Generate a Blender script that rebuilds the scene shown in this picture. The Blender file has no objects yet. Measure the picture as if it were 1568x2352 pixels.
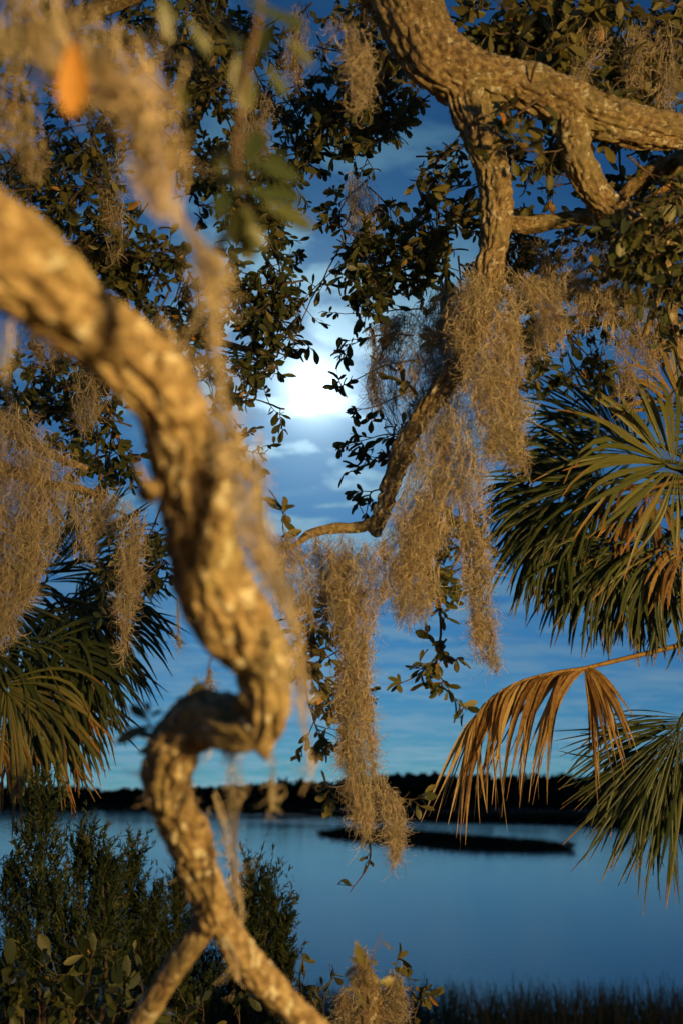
import bpy, math, random
import numpy as np
from mathutils import Vector, Matrix

R = math.radians
rng = np.random.default_rng(11)
random.seed(11)
scn = bpy.context.scene
COL = scn.collection

# ------------------------------------------------------------------ camera
CAM_Z = 5.0                       # metres above the water
FPX = 2287.0                      # focal length in pixels of a 1568-wide picture (35 mm lens)
PITCH = math.atan((1832 - 1176) / FPX)
cd = bpy.data.cameras.new('camera'); cam = bpy.data.objects.new('camera', cd); COL.objects.link(cam)
cd.sensor_fit = 'HORIZONTAL'; cd.sensor_width = 24.0; cd.lens = 35.0
cam.location = (0, 0, CAM_Z); cam.rotation_euler = (math.pi / 2 + PITCH, 0, 0)
cd.clip_start = 0.05; cd.clip_end = 20000
cd.dof.use_dof = True; cd.dof.focus_distance = 5.2; cd.dof.aperture_fstop = 1.5; cd.dof.aperture_blades = 0
scn.camera = cam

# ------------------------------------------------------------------ night sky lit by the moon
MOON_PX = (722, 885)
MOON_EL = PITCH + math.atan((1176 - MOON_PX[1]) / FPX)
MOON_AZ = math.atan((MOON_PX[0] - 784) / (FPX * math.cos(MOON_EL - PITCH))) / math.cos(MOON_EL)
def camdir(px, py):
    v = Vector(((px - 784) / FPX, (1176 - py) / FPX, -1.0))
    v = cam.rotation_euler.to_matrix() @ v
    return v.normalized()
MOON_DIR = camdir(*MOON_PX)

world = bpy.data.worlds.new('World'); scn.world = world; world.use_nodes = True
wt = world.node_tree; wt.nodes.clear()
def wn(t, **kw):
    n = wt.nodes.new(t)
    for k, v in kw.items(): setattr(n, k, v)
    return n
def wl(a, b): wt.links.new(a, b)
def wmath(op, a, b=None, c=None, clamp=False):
    n = wn('ShaderNodeMath', operation=op); n.use_clamp = clamp
    for i, v in enumerate((a, b, c)):
        if v is None: continue
        if isinstance(v, (int, float)): n.inputs[i].default_value = v
        else: wl(v, n.inputs[i])
    return n.outputs[0]
def wmix(fac, a, b, blend='MIX'):
    n = wn('ShaderNodeMix', data_type='RGBA', blend_type=blend); n.clamp_factor = True
    for s, v in ((n.inputs[0], fac), (n.inputs[6], a), (n.inputs[7], b)):
        if isinstance(v, (int, float)): s.default_value = v
        elif isinstance(v, tuple): s.default_value = (*v, 1)
        else: wl(v, s)
    return n.outputs[2]
sky = wn('ShaderNodeTexSky', sky_type='NISHITA'); sky.sun_disc = False
sky.sun_elevation = math.asin(MOON_DIR.z)
sky.sun_rotation = math.atan2(MOON_DIR.x, MOON_DIR.y)
sky.altitude = 0; sky.air_density = 1.0; sky.dust_density = 0.25; sky.ozone_density = 4.0
tc = wn('ShaderNodeTexCoord')
nrm = wn('ShaderNodeVectorMath', operation='NORMALIZE'); wl(tc.outputs['Generated'], nrm.inputs[0])
dirv = nrm.outputs[0]
sep = wn('ShaderNodeSeparateXYZ'); wl(dirv, sep.inputs[0])
dot = wn('ShaderNodeVectorMath', operation='DOT_PRODUCT'); wl(dirv, dot.inputs[0]); dot.inputs[1].default_value = MOON_DIR
ang = wmath('MULTIPLY', wmath('ARCCOSINE', wmath('MINIMUM', dot.outputs['Value'], 0.999999)), 180 / math.pi)   # degrees from the moon
zc = wmath('ADD', wmath('MAXIMUM', sep.outputs[2], 0.0), 0.07)
cx = wmath('DIVIDE', sep.outputs[0], zc); cy = wmath('DIVIDE', sep.outputs[1], zc)
cmb = wn('ShaderNodeCombineXYZ'); wl(cx, cmb.inputs[0]); wl(cy, cmb.inputs[1])
def cloud(scale, detail, rough, dist, off, lo, hi):
    mp = wn('ShaderNodeMapping'); wl(cmb.outputs[0], mp.inputs[0]); mp.inputs['Location'].default_value = off
    mp.inputs['Scale'].default_value = (scale[0], scale[1], 1)
    n = wn('ShaderNodeTexNoise'); wl(mp.outputs[0], n.inputs['Vector'])
    n.inputs['Scale'].default_value = 1.0; n.inputs['Detail'].default_value = detail
    n.inputs['Roughness'].default_value = rough; n.inputs['Distortion'].default_value = dist
    r = wn('ShaderNodeMapRange'); r.interpolation_type = 'SMOOTHSTEP'; wl(n.outputs['Fac'], r.inputs[0])
    r.inputs[1].default_value = lo; r.inputs[2].default_value = hi
    return r.outputs[0]
puffs = cloud((2.9, 3.6), 9, 0.58, 0.3, (3.1, 1.7, 0), 0.485, 0.585)
streaks = cloud((0.75, 2.1), 7, 0.62, 0.9, (7.3, 2.2, 0), 0.44, 0.70)
base_sky = wmix(1.0, sky.outputs[0], (0.125, 0.60, 1.12), 'MULTIPLY')
SKY_STRENGTH = 0.029
# thin cloud, brighter the closer it lies to the moon that lights it from behind
near = wmath('POWER', 2.71828, wmath('MULTIPLY', ang, -1 / 3.3))
mid = wmath('POWER', 2.71828, wmath('MULTIPLY', ang, -1 / 11.0))
core = wmath('POWER', 2.71828, wmath('MULTIPLY', wmath('MULTIPLY', ang, ang), -1 / 2.6))
cl_amt = wmath('MAXIMUM', wmath('MULTIPLY', puffs, wmath('ADD', wmath('MULTIPLY', mid, 1.5), 0.15, clamp=True)), wmath('MULTIPLY', streaks, wmath('ADD', wmath('MULTIPLY', wmath('POWER', wmath('SUBTRACT', 1.0, wmath('ABSOLUTE', sep.outputs[2])), 5.0), 0.62), 0.24)))
low = wmath('POWER', wmath('SUBTRACT', 1.0, wmath('MINIMUM', wmath('ABSOLUTE', sep.outputs[2]), 1.0)), 6.0)
cl_amt = wmath('MAXIMUM', cl_amt, wmath('MULTIPLY', near, 0.7))      # thin veil lit up round the moon
cl_lum = wmath('ADD', wmath('MULTIPLY', mid, 9.0), 5.0)
clc = wn('ShaderNodeVectorMath', operation='SCALE'); clc.inputs[0].default_value = (0.34, 0.88, 1.30); wl(cl_lum, clc.inputs['Scale'])
clw = wn('ShaderNodeVectorMath', operation='SCALE'); clw.inputs[0].default_value = (0.84, 0.98, 1.06); wl(wmath('ADD', wmath('MULTIPLY', near, 30.0), wmath('MULTIPLY', low, 9.0)), clw.inputs['Scale'])
cl_col = wmix(1.0, clc.outputs[0], clw.outputs[0], 'ADD')
sky_cl = wmix(cl_amt, base_sky, cl_col)
halo = wmath('ADD', wmath('MULTIPLY', core, 45.0), wmath('ADD', wmath('MULTIPLY', near, 14.0), wmath('MULTIPLY', mid, 0.4)))
hc = wn('ShaderNodeVectorMath', operation='SCALE'); hc.inputs[0].default_value = (0.80, 0.98, 1.07); wl(halo, hc.inputs['Scale'])
# pale moonlit haze low over the horizon, all the way round
hz = wmath('MULTIPLY', wmath('POWER', wmath('SUBTRACT', 1.0, wmath('MINIMUM', wmath('ABSOLUTE', sep.outputs[2]), 1.0)), 7.0), 2.4)
hzc = wn('ShaderNodeVectorMath', operation='SCALE'); hzc.inputs[0].default_value = (0.58, 0.85, 1.20); wl(hz, hzc.inputs['Scale'])
hm = wn('ShaderNodeVectorMath', operation='SCALE'); hm.inputs[0].default_value = (0.22, 0.86, 1.30); wl(wmath('MULTIPLY', mid, 2.6), hm.inputs['Scale'])
sky_all = wmix(1.0, wmix(1.0, wmix(1.0, sky_cl, hm.outputs[0], 'ADD'), hc.outputs[0], 'ADD'), hzc.outputs[0], 'ADD')
bg = wn('ShaderNodeBackground'); wl(sky_all, bg.inputs[0]); bg.inputs[1].default_value = SKY_STRENGTH
wo = wn('ShaderNodeOutputWorld'); wl(bg.outputs[0], wo.inputs[0])

# moonlight: the one sun lamp, from the moon's direction
sd = bpy.data.lights.new('moonlight', 'SUN'); sd.energy = 0.55; sd.angle = R(0.6); sd.color = (0.72, 0.86, 1.0)
so = bpy.data.objects.new('moonlight', sd); COL.objects.link(so)
so.rotation_euler = MOON_DIR.to_track_quat('Z', 'Y').to_euler(); so.location = (0, 10, 15)

LAMP_POS = Vector((3.3, -1.3, 5.2)); LAMP_W = 2250.0; LAMP_COL = (1.0, 0.63, 0.22)
vs = scn.view_settings
vs.view_transform = 'Standard'; vs.look = 'None'; vs.exposure = 0.0; vs.gamma = 1.0; vs.use_curve_mapping = False
cy_ = scn.cycles
cy_.use_denoising = True
try: cy_.denoiser = 'OPENIMAGEDENOISE'
except Exception: pass
cy_.max_bounces = 3; cy_.diffuse_bounces = 1; cy_.glossy_bounces = 2; cy_.transmission_bounces = 2; cy_.transparent_max_bounces = 2
cy_.use_adaptive_sampling = True; cy_.adaptive_threshold = 0.03
cy_.debug_use_spatial_splits = True
cy_.sample_clamp_indirect = 4.0; cy_.sample_clamp_direct = 12.0
cy_.caustics_reflective = False; cy_.caustics_refractive = False

# ------------------------------------------------------------------ helpers
CAM_M = np.array(cam.rotation_euler.to_matrix())
CAM_L = np.array((0, 0, CAM_Z))
def P(px, py, d):
    """world point seen at a picture position (1568 x 2352) at depth d metres"""
    return CAM_L + CAM_M @ np.array(((px - 784) / FPX * d, (1176 - py) / FPX * d, -d))
def PP(lst): return np.array([P(*q[:3]) for q in lst])
def project(p):
    q = (np.atleast_2d(p) - CAM_L) @ CAM_M
    d = -q[:, 2]
    return 784 + q[:, 0] / d * FPX, 1176 - q[:, 1] / d * FPX, d

_perm = rng.permutation(256); _perm = np.concatenate([_perm, _perm, _perm])
_grad = rng.normal(size=(256, 3)); _grad /= np.linalg.norm(_grad, axis=1)[:, None]
def pn(p):
    p = np.asarray(p, float); i = np.floor(p).astype(int); f = p - i; i &= 255
    u = f * f * f * (f * (f * 6 - 15) + 10)
    out = 0
    for a in (0, 1):
        for b in (0, 1):
            for c in (0, 1):
                h = _perm[_perm[_perm[(i[..., 0] + a) & 255] + ((i[..., 1] + b) & 255)] + ((i[..., 2] + c) & 255)]
                g = _grad[h]
                d = g[..., 0] * (f[..., 0] - a) + g[..., 1] * (f[..., 1] - b) + g[..., 2] * (f[..., 2] - c)
                w = (u[..., 0] if a else 1 - u[..., 0]) * (u[..., 1] if b else 1 - u[..., 1]) * (u[..., 2] if c else 1 - u[..., 2])
                out = out + d * w
    return out
def fbm(p, o=4):
    p = np.asarray(p, float); s = 0; a = 1.0
    for k in range(o):
        s = s + a * pn(p * 2.0 ** k + 17.3 * k); a *= 0.5
    return s
def unit(v): return v / np.maximum(np.linalg.norm(v, axis=-1, keepdims=True), 1e-9)

def spline(pts, n):
    """Catmull-Rom through rows of pts (any number of columns)"""
    pts = np.asarray(pts, float)
    if len(pts) == 2:
        t = np.linspace(0, 1, n)[:, None]; return pts[0] * (1 - t) + pts[1] * t
    e = np.vstack([2 * pts[0] - pts[1], pts, 2 * pts[-1] - pts[-2]])
    seg = len(pts) - 1
    t = np.linspace(0, seg, n); i = np.minimum(t.astype(int), seg - 1); f = (t - i)[:, None]
    a, b, c, d = e[i], e[i + 1], e[i + 2], e[i + 3]
    return 0.5 * (2 * b + (c - a) * f + (2 * a - 5 * b + 4 * c - d) * f ** 2 + (3 * b - a - 3 * c + d) * f ** 3)
def frames(path):
    t = unit(np.gradient(path, axis=0))
    n = np.zeros_like(t); ref = np.array((0.31, 0.2, 0.93))
    v = ref - t[0] * ref.dot(t[0])
    if np.linalg.norm(v) < 0.2: v = np.array((1.0, 0, 0)) - t[0] * t[0][0]
    n[0] = v / np.linalg.norm(v)
    for k in range(1, len(t)):
        v = n[k - 1] - t[k] * n[k - 1].dot(t[k]); n[k] = v / np.linalg.norm(v)
    return t, n, np.cross(t, n)

def mk(name, V, F, mat=None, parent=None, smooth=True, attrs=None, kind=None, link=True):
    V = np.asarray(V, np.float32).reshape(-1, 3); F = np.asarray(F, np.int32)
    me = bpy.data.meshes.new(name)
    k = F.shape[1]
    me.vertices.add(len(V)); me.vertices.foreach_set('co', V.ravel())
    me.loops.add(F.size); me.loops.foreach_set('vertex_index', F.ravel())
    me.polygons.add(len(F)); me.polygons.foreach_set('loop_start', np.arange(0, F.size, k, dtype=np.int32))
    me.polygons.foreach_set('use_smooth', np.full(len(F), smooth))
    me.update(calc_edges=True)
    if attrs:
        for an, av in attrs.items():
            a = me.attributes.new(an, 'FLOAT', 'POINT'); a.data.foreach_set('value', np.asarray(av, np.float32))
    if mat: me.materials.append(mat)
    if not link: return me
    o = bpy.data.objects.new(name, me); COL.objects.link(o)
    if parent: adopt(o, parent)
    if kind: o['kind'] = kind
    return o
def adopt(o, parent):
    o.parent = parent
    o.matrix_parent_inverse = parent_matrix(parent).inverted()
def parent_matrix(p):
    m = Matrix.LocRotScale(p.location, p.rotation_euler, p.scale)
    return parent_matrix(p.parent) @ p.matrix_parent_inverse @ m if p.parent else m
def tag(o, label=None, cat=None, group=None, kind=None):
    if label: o['label'] = label
    if cat: o['category'] = cat
    if group: o['group'] = group
    if kind: o['kind'] = kind
    return o
def thing(name, loc, label, cat, group=None):
    o = bpy.data.objects.new(name, None); o.empty_display_size = 0.2; COL.objects.link(o); o.location = loc
    return tag(o, label, cat, group)
def grid_faces(nr, nc, wrap=False):
    r = np.arange(nr - 1)[:, None]; c = np.arange(nc if wrap else nc - 1)[None, :]
    c2 = (c + 1) % nc
    return np.stack([r * nc + c, r * nc + c2, (r + 1) * nc + c2, (r + 1) * nc + c], -1).reshape(-1, 4)

class Bag:
    """collects pieces that become one mesh"""
    def __init__(s): s.V = []; s.F = []; s.A = {}; s.n = 0
    def add(s, V, F, **at):
        s.V.append(V); s.F.append(np.asarray(F) + s.n); s.n += len(V)
        for k, v in at.items(): s.A.setdefault(k, []).append(np.broadcast_to(np.asarray(v, float), (len(V),)))
    def build(s, name, mat, parent=None, smooth=True, kind=None):
        return mk(name, np.concatenate(s.V), np.concatenate(s.F), mat, parent, smooth,
                  {k: np.concatenate(v) for k, v in s.A.items()}, kind)

def tube_geo(path, rad, nseg=6, disp=None, cap=True):
    t, n, b = frames(path)
    th = np.linspace(0, 2 * np.pi, nseg, endpoint=False)
    rad = np.broadcast_to(np.asarray(rad, float), (len(path),))
    rr = rad[:, None] * np.ones(nseg)
    if disp is not None: rr = rr + disp
    V = path[:, None, :] + rr[..., None] * (np.cos(th)[None, :, None] * n[:, None, :] + np.sin(th)[None, :, None] * b[:, None, :])
    F = grid_faces(len(path), nseg, True)
    V = V.reshape(-1, 3)
    if cap:   # close the ends with shrunken rings
        e0 = path[0] + (V[:nseg] - path[0]) * 0.02; e1 = path[-1] + t[-1] * rad[-1] * 0.4 + (V[-nseg:] - path[-1]) * 0.05
        k = len(V); V = np.vstack([V, e0, e1])
        i = np.arange(nseg); j = (i + 1) % nseg
        F = np.vstack([F, np.stack([k + i, k + j, j, i], 1), np.stack([k - nseg + i, k - nseg + j, k + nseg + j, k + nseg + i], 1)])
    return V, F

def bark_tube(name, ctl, mat, parent, furrow=0.022, depth=0.010, lump=0.10, step=0.007, nseg=96, world=None):
    """ctl: (px, py, d, width_px) rows, or world rows (x, y, z, radius)"""
    if world is None:
        pts = PP(ctl); rad = np.array([q[3] / FPX * q[2] / 2 for q in ctl])
        rows = np.hstack([pts, rad[:, None]])
    else: rows = np.array(world, float)
    length = np.linalg.norm(np.diff(rows[:, :3], axis=0), axis=1).sum()
    dense = spline(rows, 400)
    s = np.concatenate([[0], np.cumsum(np.linalg.norm(np.diff(dense[:, :3], axis=0), axis=1))])
    n = int(max(24, length / step))
    st = np.linspace(0, s[-1], n)
    q = np.stack([np.interp(st, s, dense[:, k]) for k in range(4)], 1)
    path, rad = q[:, :3], np.maximum(q[:, 3], 0.002)
    seed = sum(map(ord, name)) % 7 + len(rows) * 3.7 + rows[0, 0] * 5
    th = np.linspace(0, 2 * np.pi, nseg, endpoint=False)
    C = np.stack([np.cos(th)[None] * rad[:, None], np.sin(th)[None] * rad[:, None], np.broadcast_to(st[:, None], (n, nseg))], -1) + seed
    lum = fbm(C * np.array((5, 5, 3.5)), 3) * lump * rad[:, None] * 1.6
    k = 1 / furrow
    w = np.stack([fbm(C * k * 0.35 + 31, 2), fbm(C * k * 0.35 + 57, 2), np.zeros((n, nseg))], -1)
    q3 = C * np.array((k * 0.85, k * 0.85, k * 0.135)) + w * np.array((0.8, 0.8, 0))
    q4 = C * np.array((k * 1.5, k * 1.5, k * 0.38)) + w * 0.6 + 21
    ridge = 1 - np.exp(-np.abs(pn(q3)) * 5.0); ridge2 = 1 - np.exp(-np.abs(pn(q4)) * 6.0)
    fine = fbm(C * k * 1.6 + 3, 2)
    dd = depth * np.minimum(1, rad / 0.05)[:, None]
    disp = lum + dd * (2.3 * ridge + 0.8 * ridge2 + 0.5 * fine - 1.7)
    V, F = tube_geo(path, rad, nseg, disp)
    return mk(name, V, F, mat, parent)

# ------------------------------------------------------------------ materials
def mat(name, build):
    m = bpy.data.materials.new(name); m.use_nodes = True; nt = m.node_tree; nt.nodes.clear()
    out = nt.nodes.new('ShaderNodeOutputMaterial'); build(nt, out); return m
def N(nt, t, ins=None, **kw):
    n = nt.nodes.new(t)
    for k, v in kw.items(): setattr(n, k, v)
    for k, v in (ins or {}).items():
        if hasattr(v, 'is_linked') or hasattr(v, 'links'): nt.links.new(v, n.inputs[k])
        else: n.inputs[k].default_value = v
    return n
def ramp(nt, fac, stops):
    r = nt.nodes.new('ShaderNodeValToRGB'); nt.links.new(fac, r.inputs[0]); e = r.color_ramp.elements
    while len(e) < len(stops): e.new(0.5)
    for el, (p, c) in zip(e, stops): el.position = p; el.color = (*c, 1)
    return r.outputs[0]
def mixc(nt, fac, a, b, blend='MIX'):
    n = nt.nodes.new('ShaderNodeMix'); n.data_type = 'RGBA'; n.blend_type = blend
    for s, v in ((n.inputs[0], fac), (n.inputs[6], a), (n.inputs[7], b)):
        if isinstance(v, (int, float)): s.default_value = v
        elif isinstance(v, tuple): s.default_value = (*v, 1)
        else: nt.links.new(v, s)
    return n.outputs[2]

def b_bark(nt, out):
    tc = N(nt, 'ShaderNodeTexCoord')
    n1 = N(nt, 'ShaderNodeTexNoise', {'Vector': tc.outputs['Object'], 'Scale': 38.0, 'Detail': 7.0, 'Roughness': 0.65})
    n2 = N(nt, 'ShaderNodeTexNoise', {'Vector': tc.outputs['Object'], 'Scale': 6.0, 'Detail': 4.0})
    n3 = N(nt, 'ShaderNodeTexNoise', {'Vector': tc.outputs['Object'], 'Scale': 26.0, 'Detail': 3.0, 'Distortion': 0.6})
    c = ramp(nt, n1.outputs[0], [(0.34, (0.10, 0.066, 0.032)), (0.50, (0.25, 0.18, 0.088)), (0.66, (0.44, 0.35, 0.19))])
    c = mixc(nt, N(nt, 'ShaderNodeMapRange', {0: n2.outputs[0], 1: 0.48, 2: 0.68, 3: 0.0, 4: 0.5}).outputs[0], c, (0.24, 0.22, 0.10))
    li = N(nt, 'ShaderNodeMapRange', {0: n3.outputs[0], 1: 0.60, 2: 0.66, 3: 0.0, 4: 0.8})
    c = mixc(nt, li.outputs[0], c, (0.58, 0.56, 0.42))
    bp = N(nt, 'ShaderNodeBump', {'Height': n1.outputs[0], 'Strength': 0.8, 'Distance': 0.008})
    p = N(nt, 'ShaderNodeBsdfPrincipled', {'Base Color': c, 'Roughness': 0.88, 'Normal': bp.outputs[0], 'Specular IOR Level': 0.25})
    nt.links.new(p.outputs[0], out.inputs[0])
M_BARK = mat('oak_bark', b_bark)

def leafy(stops, rough=0.42, trans=0.22, coat=0.5, tipcol=None, tip0=0.8, tip1=1.0, ncol=0.25, tint=None):
    def f(nt, out):
        a = N(nt, 'ShaderNodeAttribute', attribute_name='rnd')
        tc = N(nt, 'ShaderNodeTexCoord')
        no = N(nt, 'ShaderNodeTexNoise', {'Vector': tc.outputs['Object'], 'Scale': 40.0, 'Detail': 3.0})
        fac = N(nt, 'ShaderNodeMath', {0: N(nt, 'ShaderNodeMath', {0: no.outputs[0], 1: 0.5}, operation='SUBTRACT').outputs[0], 1: ncol, 2: a.outputs['Fac']}, operation='MULTIPLY_ADD')
        c = ramp(nt, fac.outputs[0], stops)
        if tint:
            nb_ = N(nt, 'ShaderNodeTexNoise', {'Vector': tc.outputs['Object'], 'Scale': 9.0, 'Detail': 2.0})
            c = mixc(nt, N(nt, 'ShaderNodeMapRange', {0: nb_.outputs[0], 1: 0.42, 2: 0.66, 3: 0.0, 4: 0.5}).outputs[0], c, tint)
        if tipcol:
            u = N(nt, 'ShaderNodeAttribute', attribute_name='along')
            t = N(nt, 'ShaderNodeMath', {0: a.outputs['Fac'], 1: 0.22, 2: u.outputs['Fac']}, operation='MULTIPLY_ADD')
            t = N(nt, 'ShaderNodeMath', {0: no.outputs[0], 1: 0.2, 2: t.outputs[0]}, operation='MULTIPLY_ADD')
            c = mixc(nt, N(nt, 'ShaderNodeMapRange', {0: t.outputs[0], 1: tip0, 2: tip1}).outputs[0], c, tipcol)
        p = N(nt, 'ShaderNodeBsdfPrincipled', {'Base Color': c, 'Roughness': rough, 'Specular IOR Level': coat})
        tr = N(nt, 'ShaderNodeBsdfTranslucent', {'Color': c})
        m = N(nt, 'ShaderNodeMixShader', {0: trans, 1: p.outputs[0], 2: tr.outputs[0]})
        nt.links.new(m.outputs[0], out.inputs[0])
    return f
M_LEAF = mat('oak_leaf', leafy([(0.0, (0.035, 0.055, 0.018)), (0.45, (0.10, 0.11, 0.032)), (0.85, (0.22, 0.19, 0.055)), (0.93, (0.28, 0.17, 0.035)), (1.0, (0.58, 0.27, 0.055))], rough=0.45, coat=0.45))
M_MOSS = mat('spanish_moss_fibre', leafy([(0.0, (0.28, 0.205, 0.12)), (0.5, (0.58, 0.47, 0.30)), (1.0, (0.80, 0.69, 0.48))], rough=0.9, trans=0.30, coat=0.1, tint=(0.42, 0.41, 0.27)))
M_PALM = mat('palm_leaf_green', leafy([(0.0, (0.022, 0.040, 0.012)), (0.6, (0.075, 0.10, 0.020)), (1.0, (0.17, 0.18, 0.036))], rough=0.42, trans=0.18, coat=0.45, tipcol=(0.42, 0.22, 0.06), tip0=1.10, tip1=1.26))
M_DEAD = mat('palm_leaf_dry', leafy([(0.0, (0.22, 0.11, 0.03)), (0.5, (0.52, 0.33, 0.11)), (1.0, (0.74, 0.55, 0.24))], rough=0.55, trans=0.38, coat=0.35, ncol=0.9))
M_PALE = mat('palm_leaf_yellowing', leafy([(0.0, (0.12, 0.14, 0.03)), (0.5, (0.22, 0.215, 0.05)), (1.0, (0.40, 0.26, 0.08))], rough=0.42, trans=0.2, coat=0.5, tipcol=(0.45, 0.20, 0.05), tip0=0.95, tip1=1.15))
M_CEDAR = mat('cedar_foliage', leafy([(0.0, (0.012, 0.026, 0.010)), (0.6, (0.045, 0.07, 0.022)), (0.92, (0.11, 0.13, 0.038)), (1.0, (0.16, 0.11, 0.04))], rough=0.6, trans=0.12, coat=0.4))
M_REED = mat('marsh_grass_blade', leafy([(0.0, (0.03, 0.035, 0.014)), (0.6, (0.07, 0.065, 0.028)), (1.0, (0.14, 0.11, 0.05))], rough=0.7, trans=0.2, coat=0.2))
def simple(col, rough=0.8, scale=20.0, var=0.35, bump=0.3, dist=0.01, spec=0.3):
    def f(nt, out):
        tc = N(nt, 'ShaderNodeTexCoord')
        no = N(nt, 'ShaderNodeTexNoise', {'Vector': tc.outputs['Object'], 'Scale': scale, 'Detail': 6.0, 'Roughness': 0.6})
        c = ramp(nt, no.outputs[0], [(0.3, tuple(x * (1 - var) for x in col)), (0.7, tuple(min(1, x * (1 + var)) for x in col))])
        bp = N(nt, 'ShaderNodeBump', {'Height': no.outputs[0], 'Strength': bump, 'Distance': dist})
        p = N(nt, 'ShaderNodeBsdfPrincipled', {'Base Color': c, 'Roughness': rough, 'Normal': bp.outputs[0], 'Specular IOR Level': spec})
        nt.links.new(p.outputs[0], out.inputs[0])
    return f
M_TWIG = mat('twig_bark', simple((0.13, 0.09, 0.06), 0.85, 60))
M_STEM = mat('palm_petiole', simple((0.36, 0.22, 0.07), 0.5, 30))
M_STEMG = mat('palm_petiole_green', simple((0.10, 0.11, 0.035), 0.45, 30))
M_PTRUNK = mat('palm_trunk_bark', simple((0.17, 0.13, 0.09), 0.9, 14, 0.5, 0.8, 0.03))
M_GROUND = mat('leaf_litter_soil', simple((0.06, 0.045, 0.03), 0.95, 9, 0.5, 0.8, 0.03))
M_MARSH = mat('marsh_mud_and_grass', simple((0.018, 0.019, 0.011), 1.0, 0.4, 0.5, 0.6, 0.2, 0.0))
M_FARGRASS = mat('far_marsh_grass', simple((0.020, 0.021, 0.012), 0.95, 0.6, 0.5, 0.0, 0.01, 0.0))
M_WOOD = mat('far_tree_foliage', simple((0.022, 0.028, 0.018), 0.9, 0.3, 0.5, 0.0, 0.01, 0.0))
def b_water(nt, out):
    tc = N(nt, 'ShaderNodeTexCoord')
    mp = N(nt, 'ShaderNodeMapping', {'Vector': tc.outputs['Object'], 'Scale': (0.5, 1.6, 1.0)})
    n1 = N(nt, 'ShaderNodeTexNoise', {'Vector': mp.outputs[0], 'Scale': 1.4, 'Detail': 5.0, 'Roughness': 0.6, 'Distortion': 0.5})
    n2 = N(nt, 'ShaderNodeTexNoise', {'Vector': tc.outputs['Object'], 'Scale': 0.03, 'Detail': 3.0})
    bp = N(nt, 'ShaderNodeBump', {'Height': n1.outputs[0], 'Strength': 0.13, 'Distance': 0.05})
    rg = N(nt, 'ShaderNodeMapRange', {0: n2.outputs[0], 1: 0.35, 2: 0.65, 3: 0.05, 4: 0.10})
    p = N(nt, 'ShaderNodeBsdfPrincipled', {'Base Color': (0.010, 0.026, 0.050, 1), 'Roughness': rg.outputs[0], 'IOR': 1.333, 'Normal': bp.outputs[0]})
    nt.links.new(p.outputs[0], out.inputs[0])
M_WATER = mat('creek_water', b_water)
def b_emit(col, s):
    def f(nt, out):
        e = N(nt, 'ShaderNodeEmission', {'Color': (*col, 1), 'Strength': s}); nt.links.new(e.outputs[0], out.inputs[0])
    return f
M_MOON = mat('moon_glow', b_emit((1.0, 0.98, 0.95), 6.0))
M_METAL = mat('painted_black_metal', simple((0.03, 0.03, 0.03), 0.5, 50, 0.2, 0.1))
M_BULB = mat('lamp_bulb', b_emit((1.0, 0.62, 0.28), 40.0))

# ------------------------------------------------------------------ ground, water, far shore
def ground_z(x, y):
    z = np.interp(y, [-40, -6, 3, 8, 13, 19, 24, 60], [3.9, 3.5, 3.35, 2.7, 1.35, 0.05, -0.6, -1.5])
    return z + 0.12 * fbm(np.stack([x * 0.35, y * 0.35, x * 0], -1), 3) * (y < 60)
def sheet(name, xs, ys, zf, m):
    X, Y = np.meshgrid(xs, ys); Z = zf(X, Y)
    o = mk(name, np.stack([X, Y, Z], -1), grid_faces(len(ys), len(xs)), m)
    o['kind'] = 'structure'; return o
gx = np.unique(np.concatenate([np.linspace(-4000, -40, 12), np.linspace(-40, 40, 90), np.linspace(40, 4000, 12)]))
gy = np.unique(np.concatenate([np.linspace(-60, 60, 130), np.linspace(60, 5000, 20)]))
sheet('ground', gx, gy, ground_z, M_GROUND)
wx = np.linspace(-4000, 4000, 41); wy = np.concatenate([np.linspace(14, 200, 20), np.linspace(260, 5000, 20)])
water = sheet('water', wx, wy, lambda X, Y: X * 0, M_WATER)

def shore_pts(rows):   # (px, py) on the water surface
    out = []
    for px, py in rows:
        v = camdir(px, py); t = -CAM_Z / v.z
        out.append(np.array((v.x * t, v.y * t)))
    return np.array(out)
def bank(name, near_px, far_y, h, nrow=14, n=140):
    near_ = spline(shore_pts(near_px), n)
    rows = []
    for k in range(nrow):
        t = k / (nrow - 1)
        q = near_.copy(); q[:, 1] = near_[:, 1] * (1 - t) + far_y * t; q[:, 0] *= q[:, 1] / near_[:, 1]
        q[:, 1] += fbm(np.stack([q[:, 0] * 0.06, q[:, 0] * 0 + k, q[:, 0] * 0], -1), 3) * (3.0 if k == 0 else 0)
        z = (-0.3 if k == 0 else h * min(1, 0.6 + t * 3)) + 0.12 * fbm(np.stack([q[:, 0] * 0.1, q[:, 1] * 0.1, q[:, 0] * 0], -1), 3)
        rows.append(np.column_stack([q, z]))
    o = mk(name, np.array(rows), grid_faces(nrow, n), M_MARSH); o['kind'] = 'structure'
    return near_
left_shore = [(-1500, 1862), (-300, 1862), (150, 1862), (420, 1862), (620, 1864)]
right_shore = [(560, 1866), (660, 1869), (820, 1877), (1000, 1886), (1200, 1890), (1400, 1897), (1560, 1908), (1900, 1935), (2600, 2000)]
bank('marsh_bank_far', left_shore + [(900, 1853), (1400, 1851), (2200, 1851), (3600, 1851)], 800, 1.4)
near_shore = bank('marsh_bank', right_shore, 330, 0.7)

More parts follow.
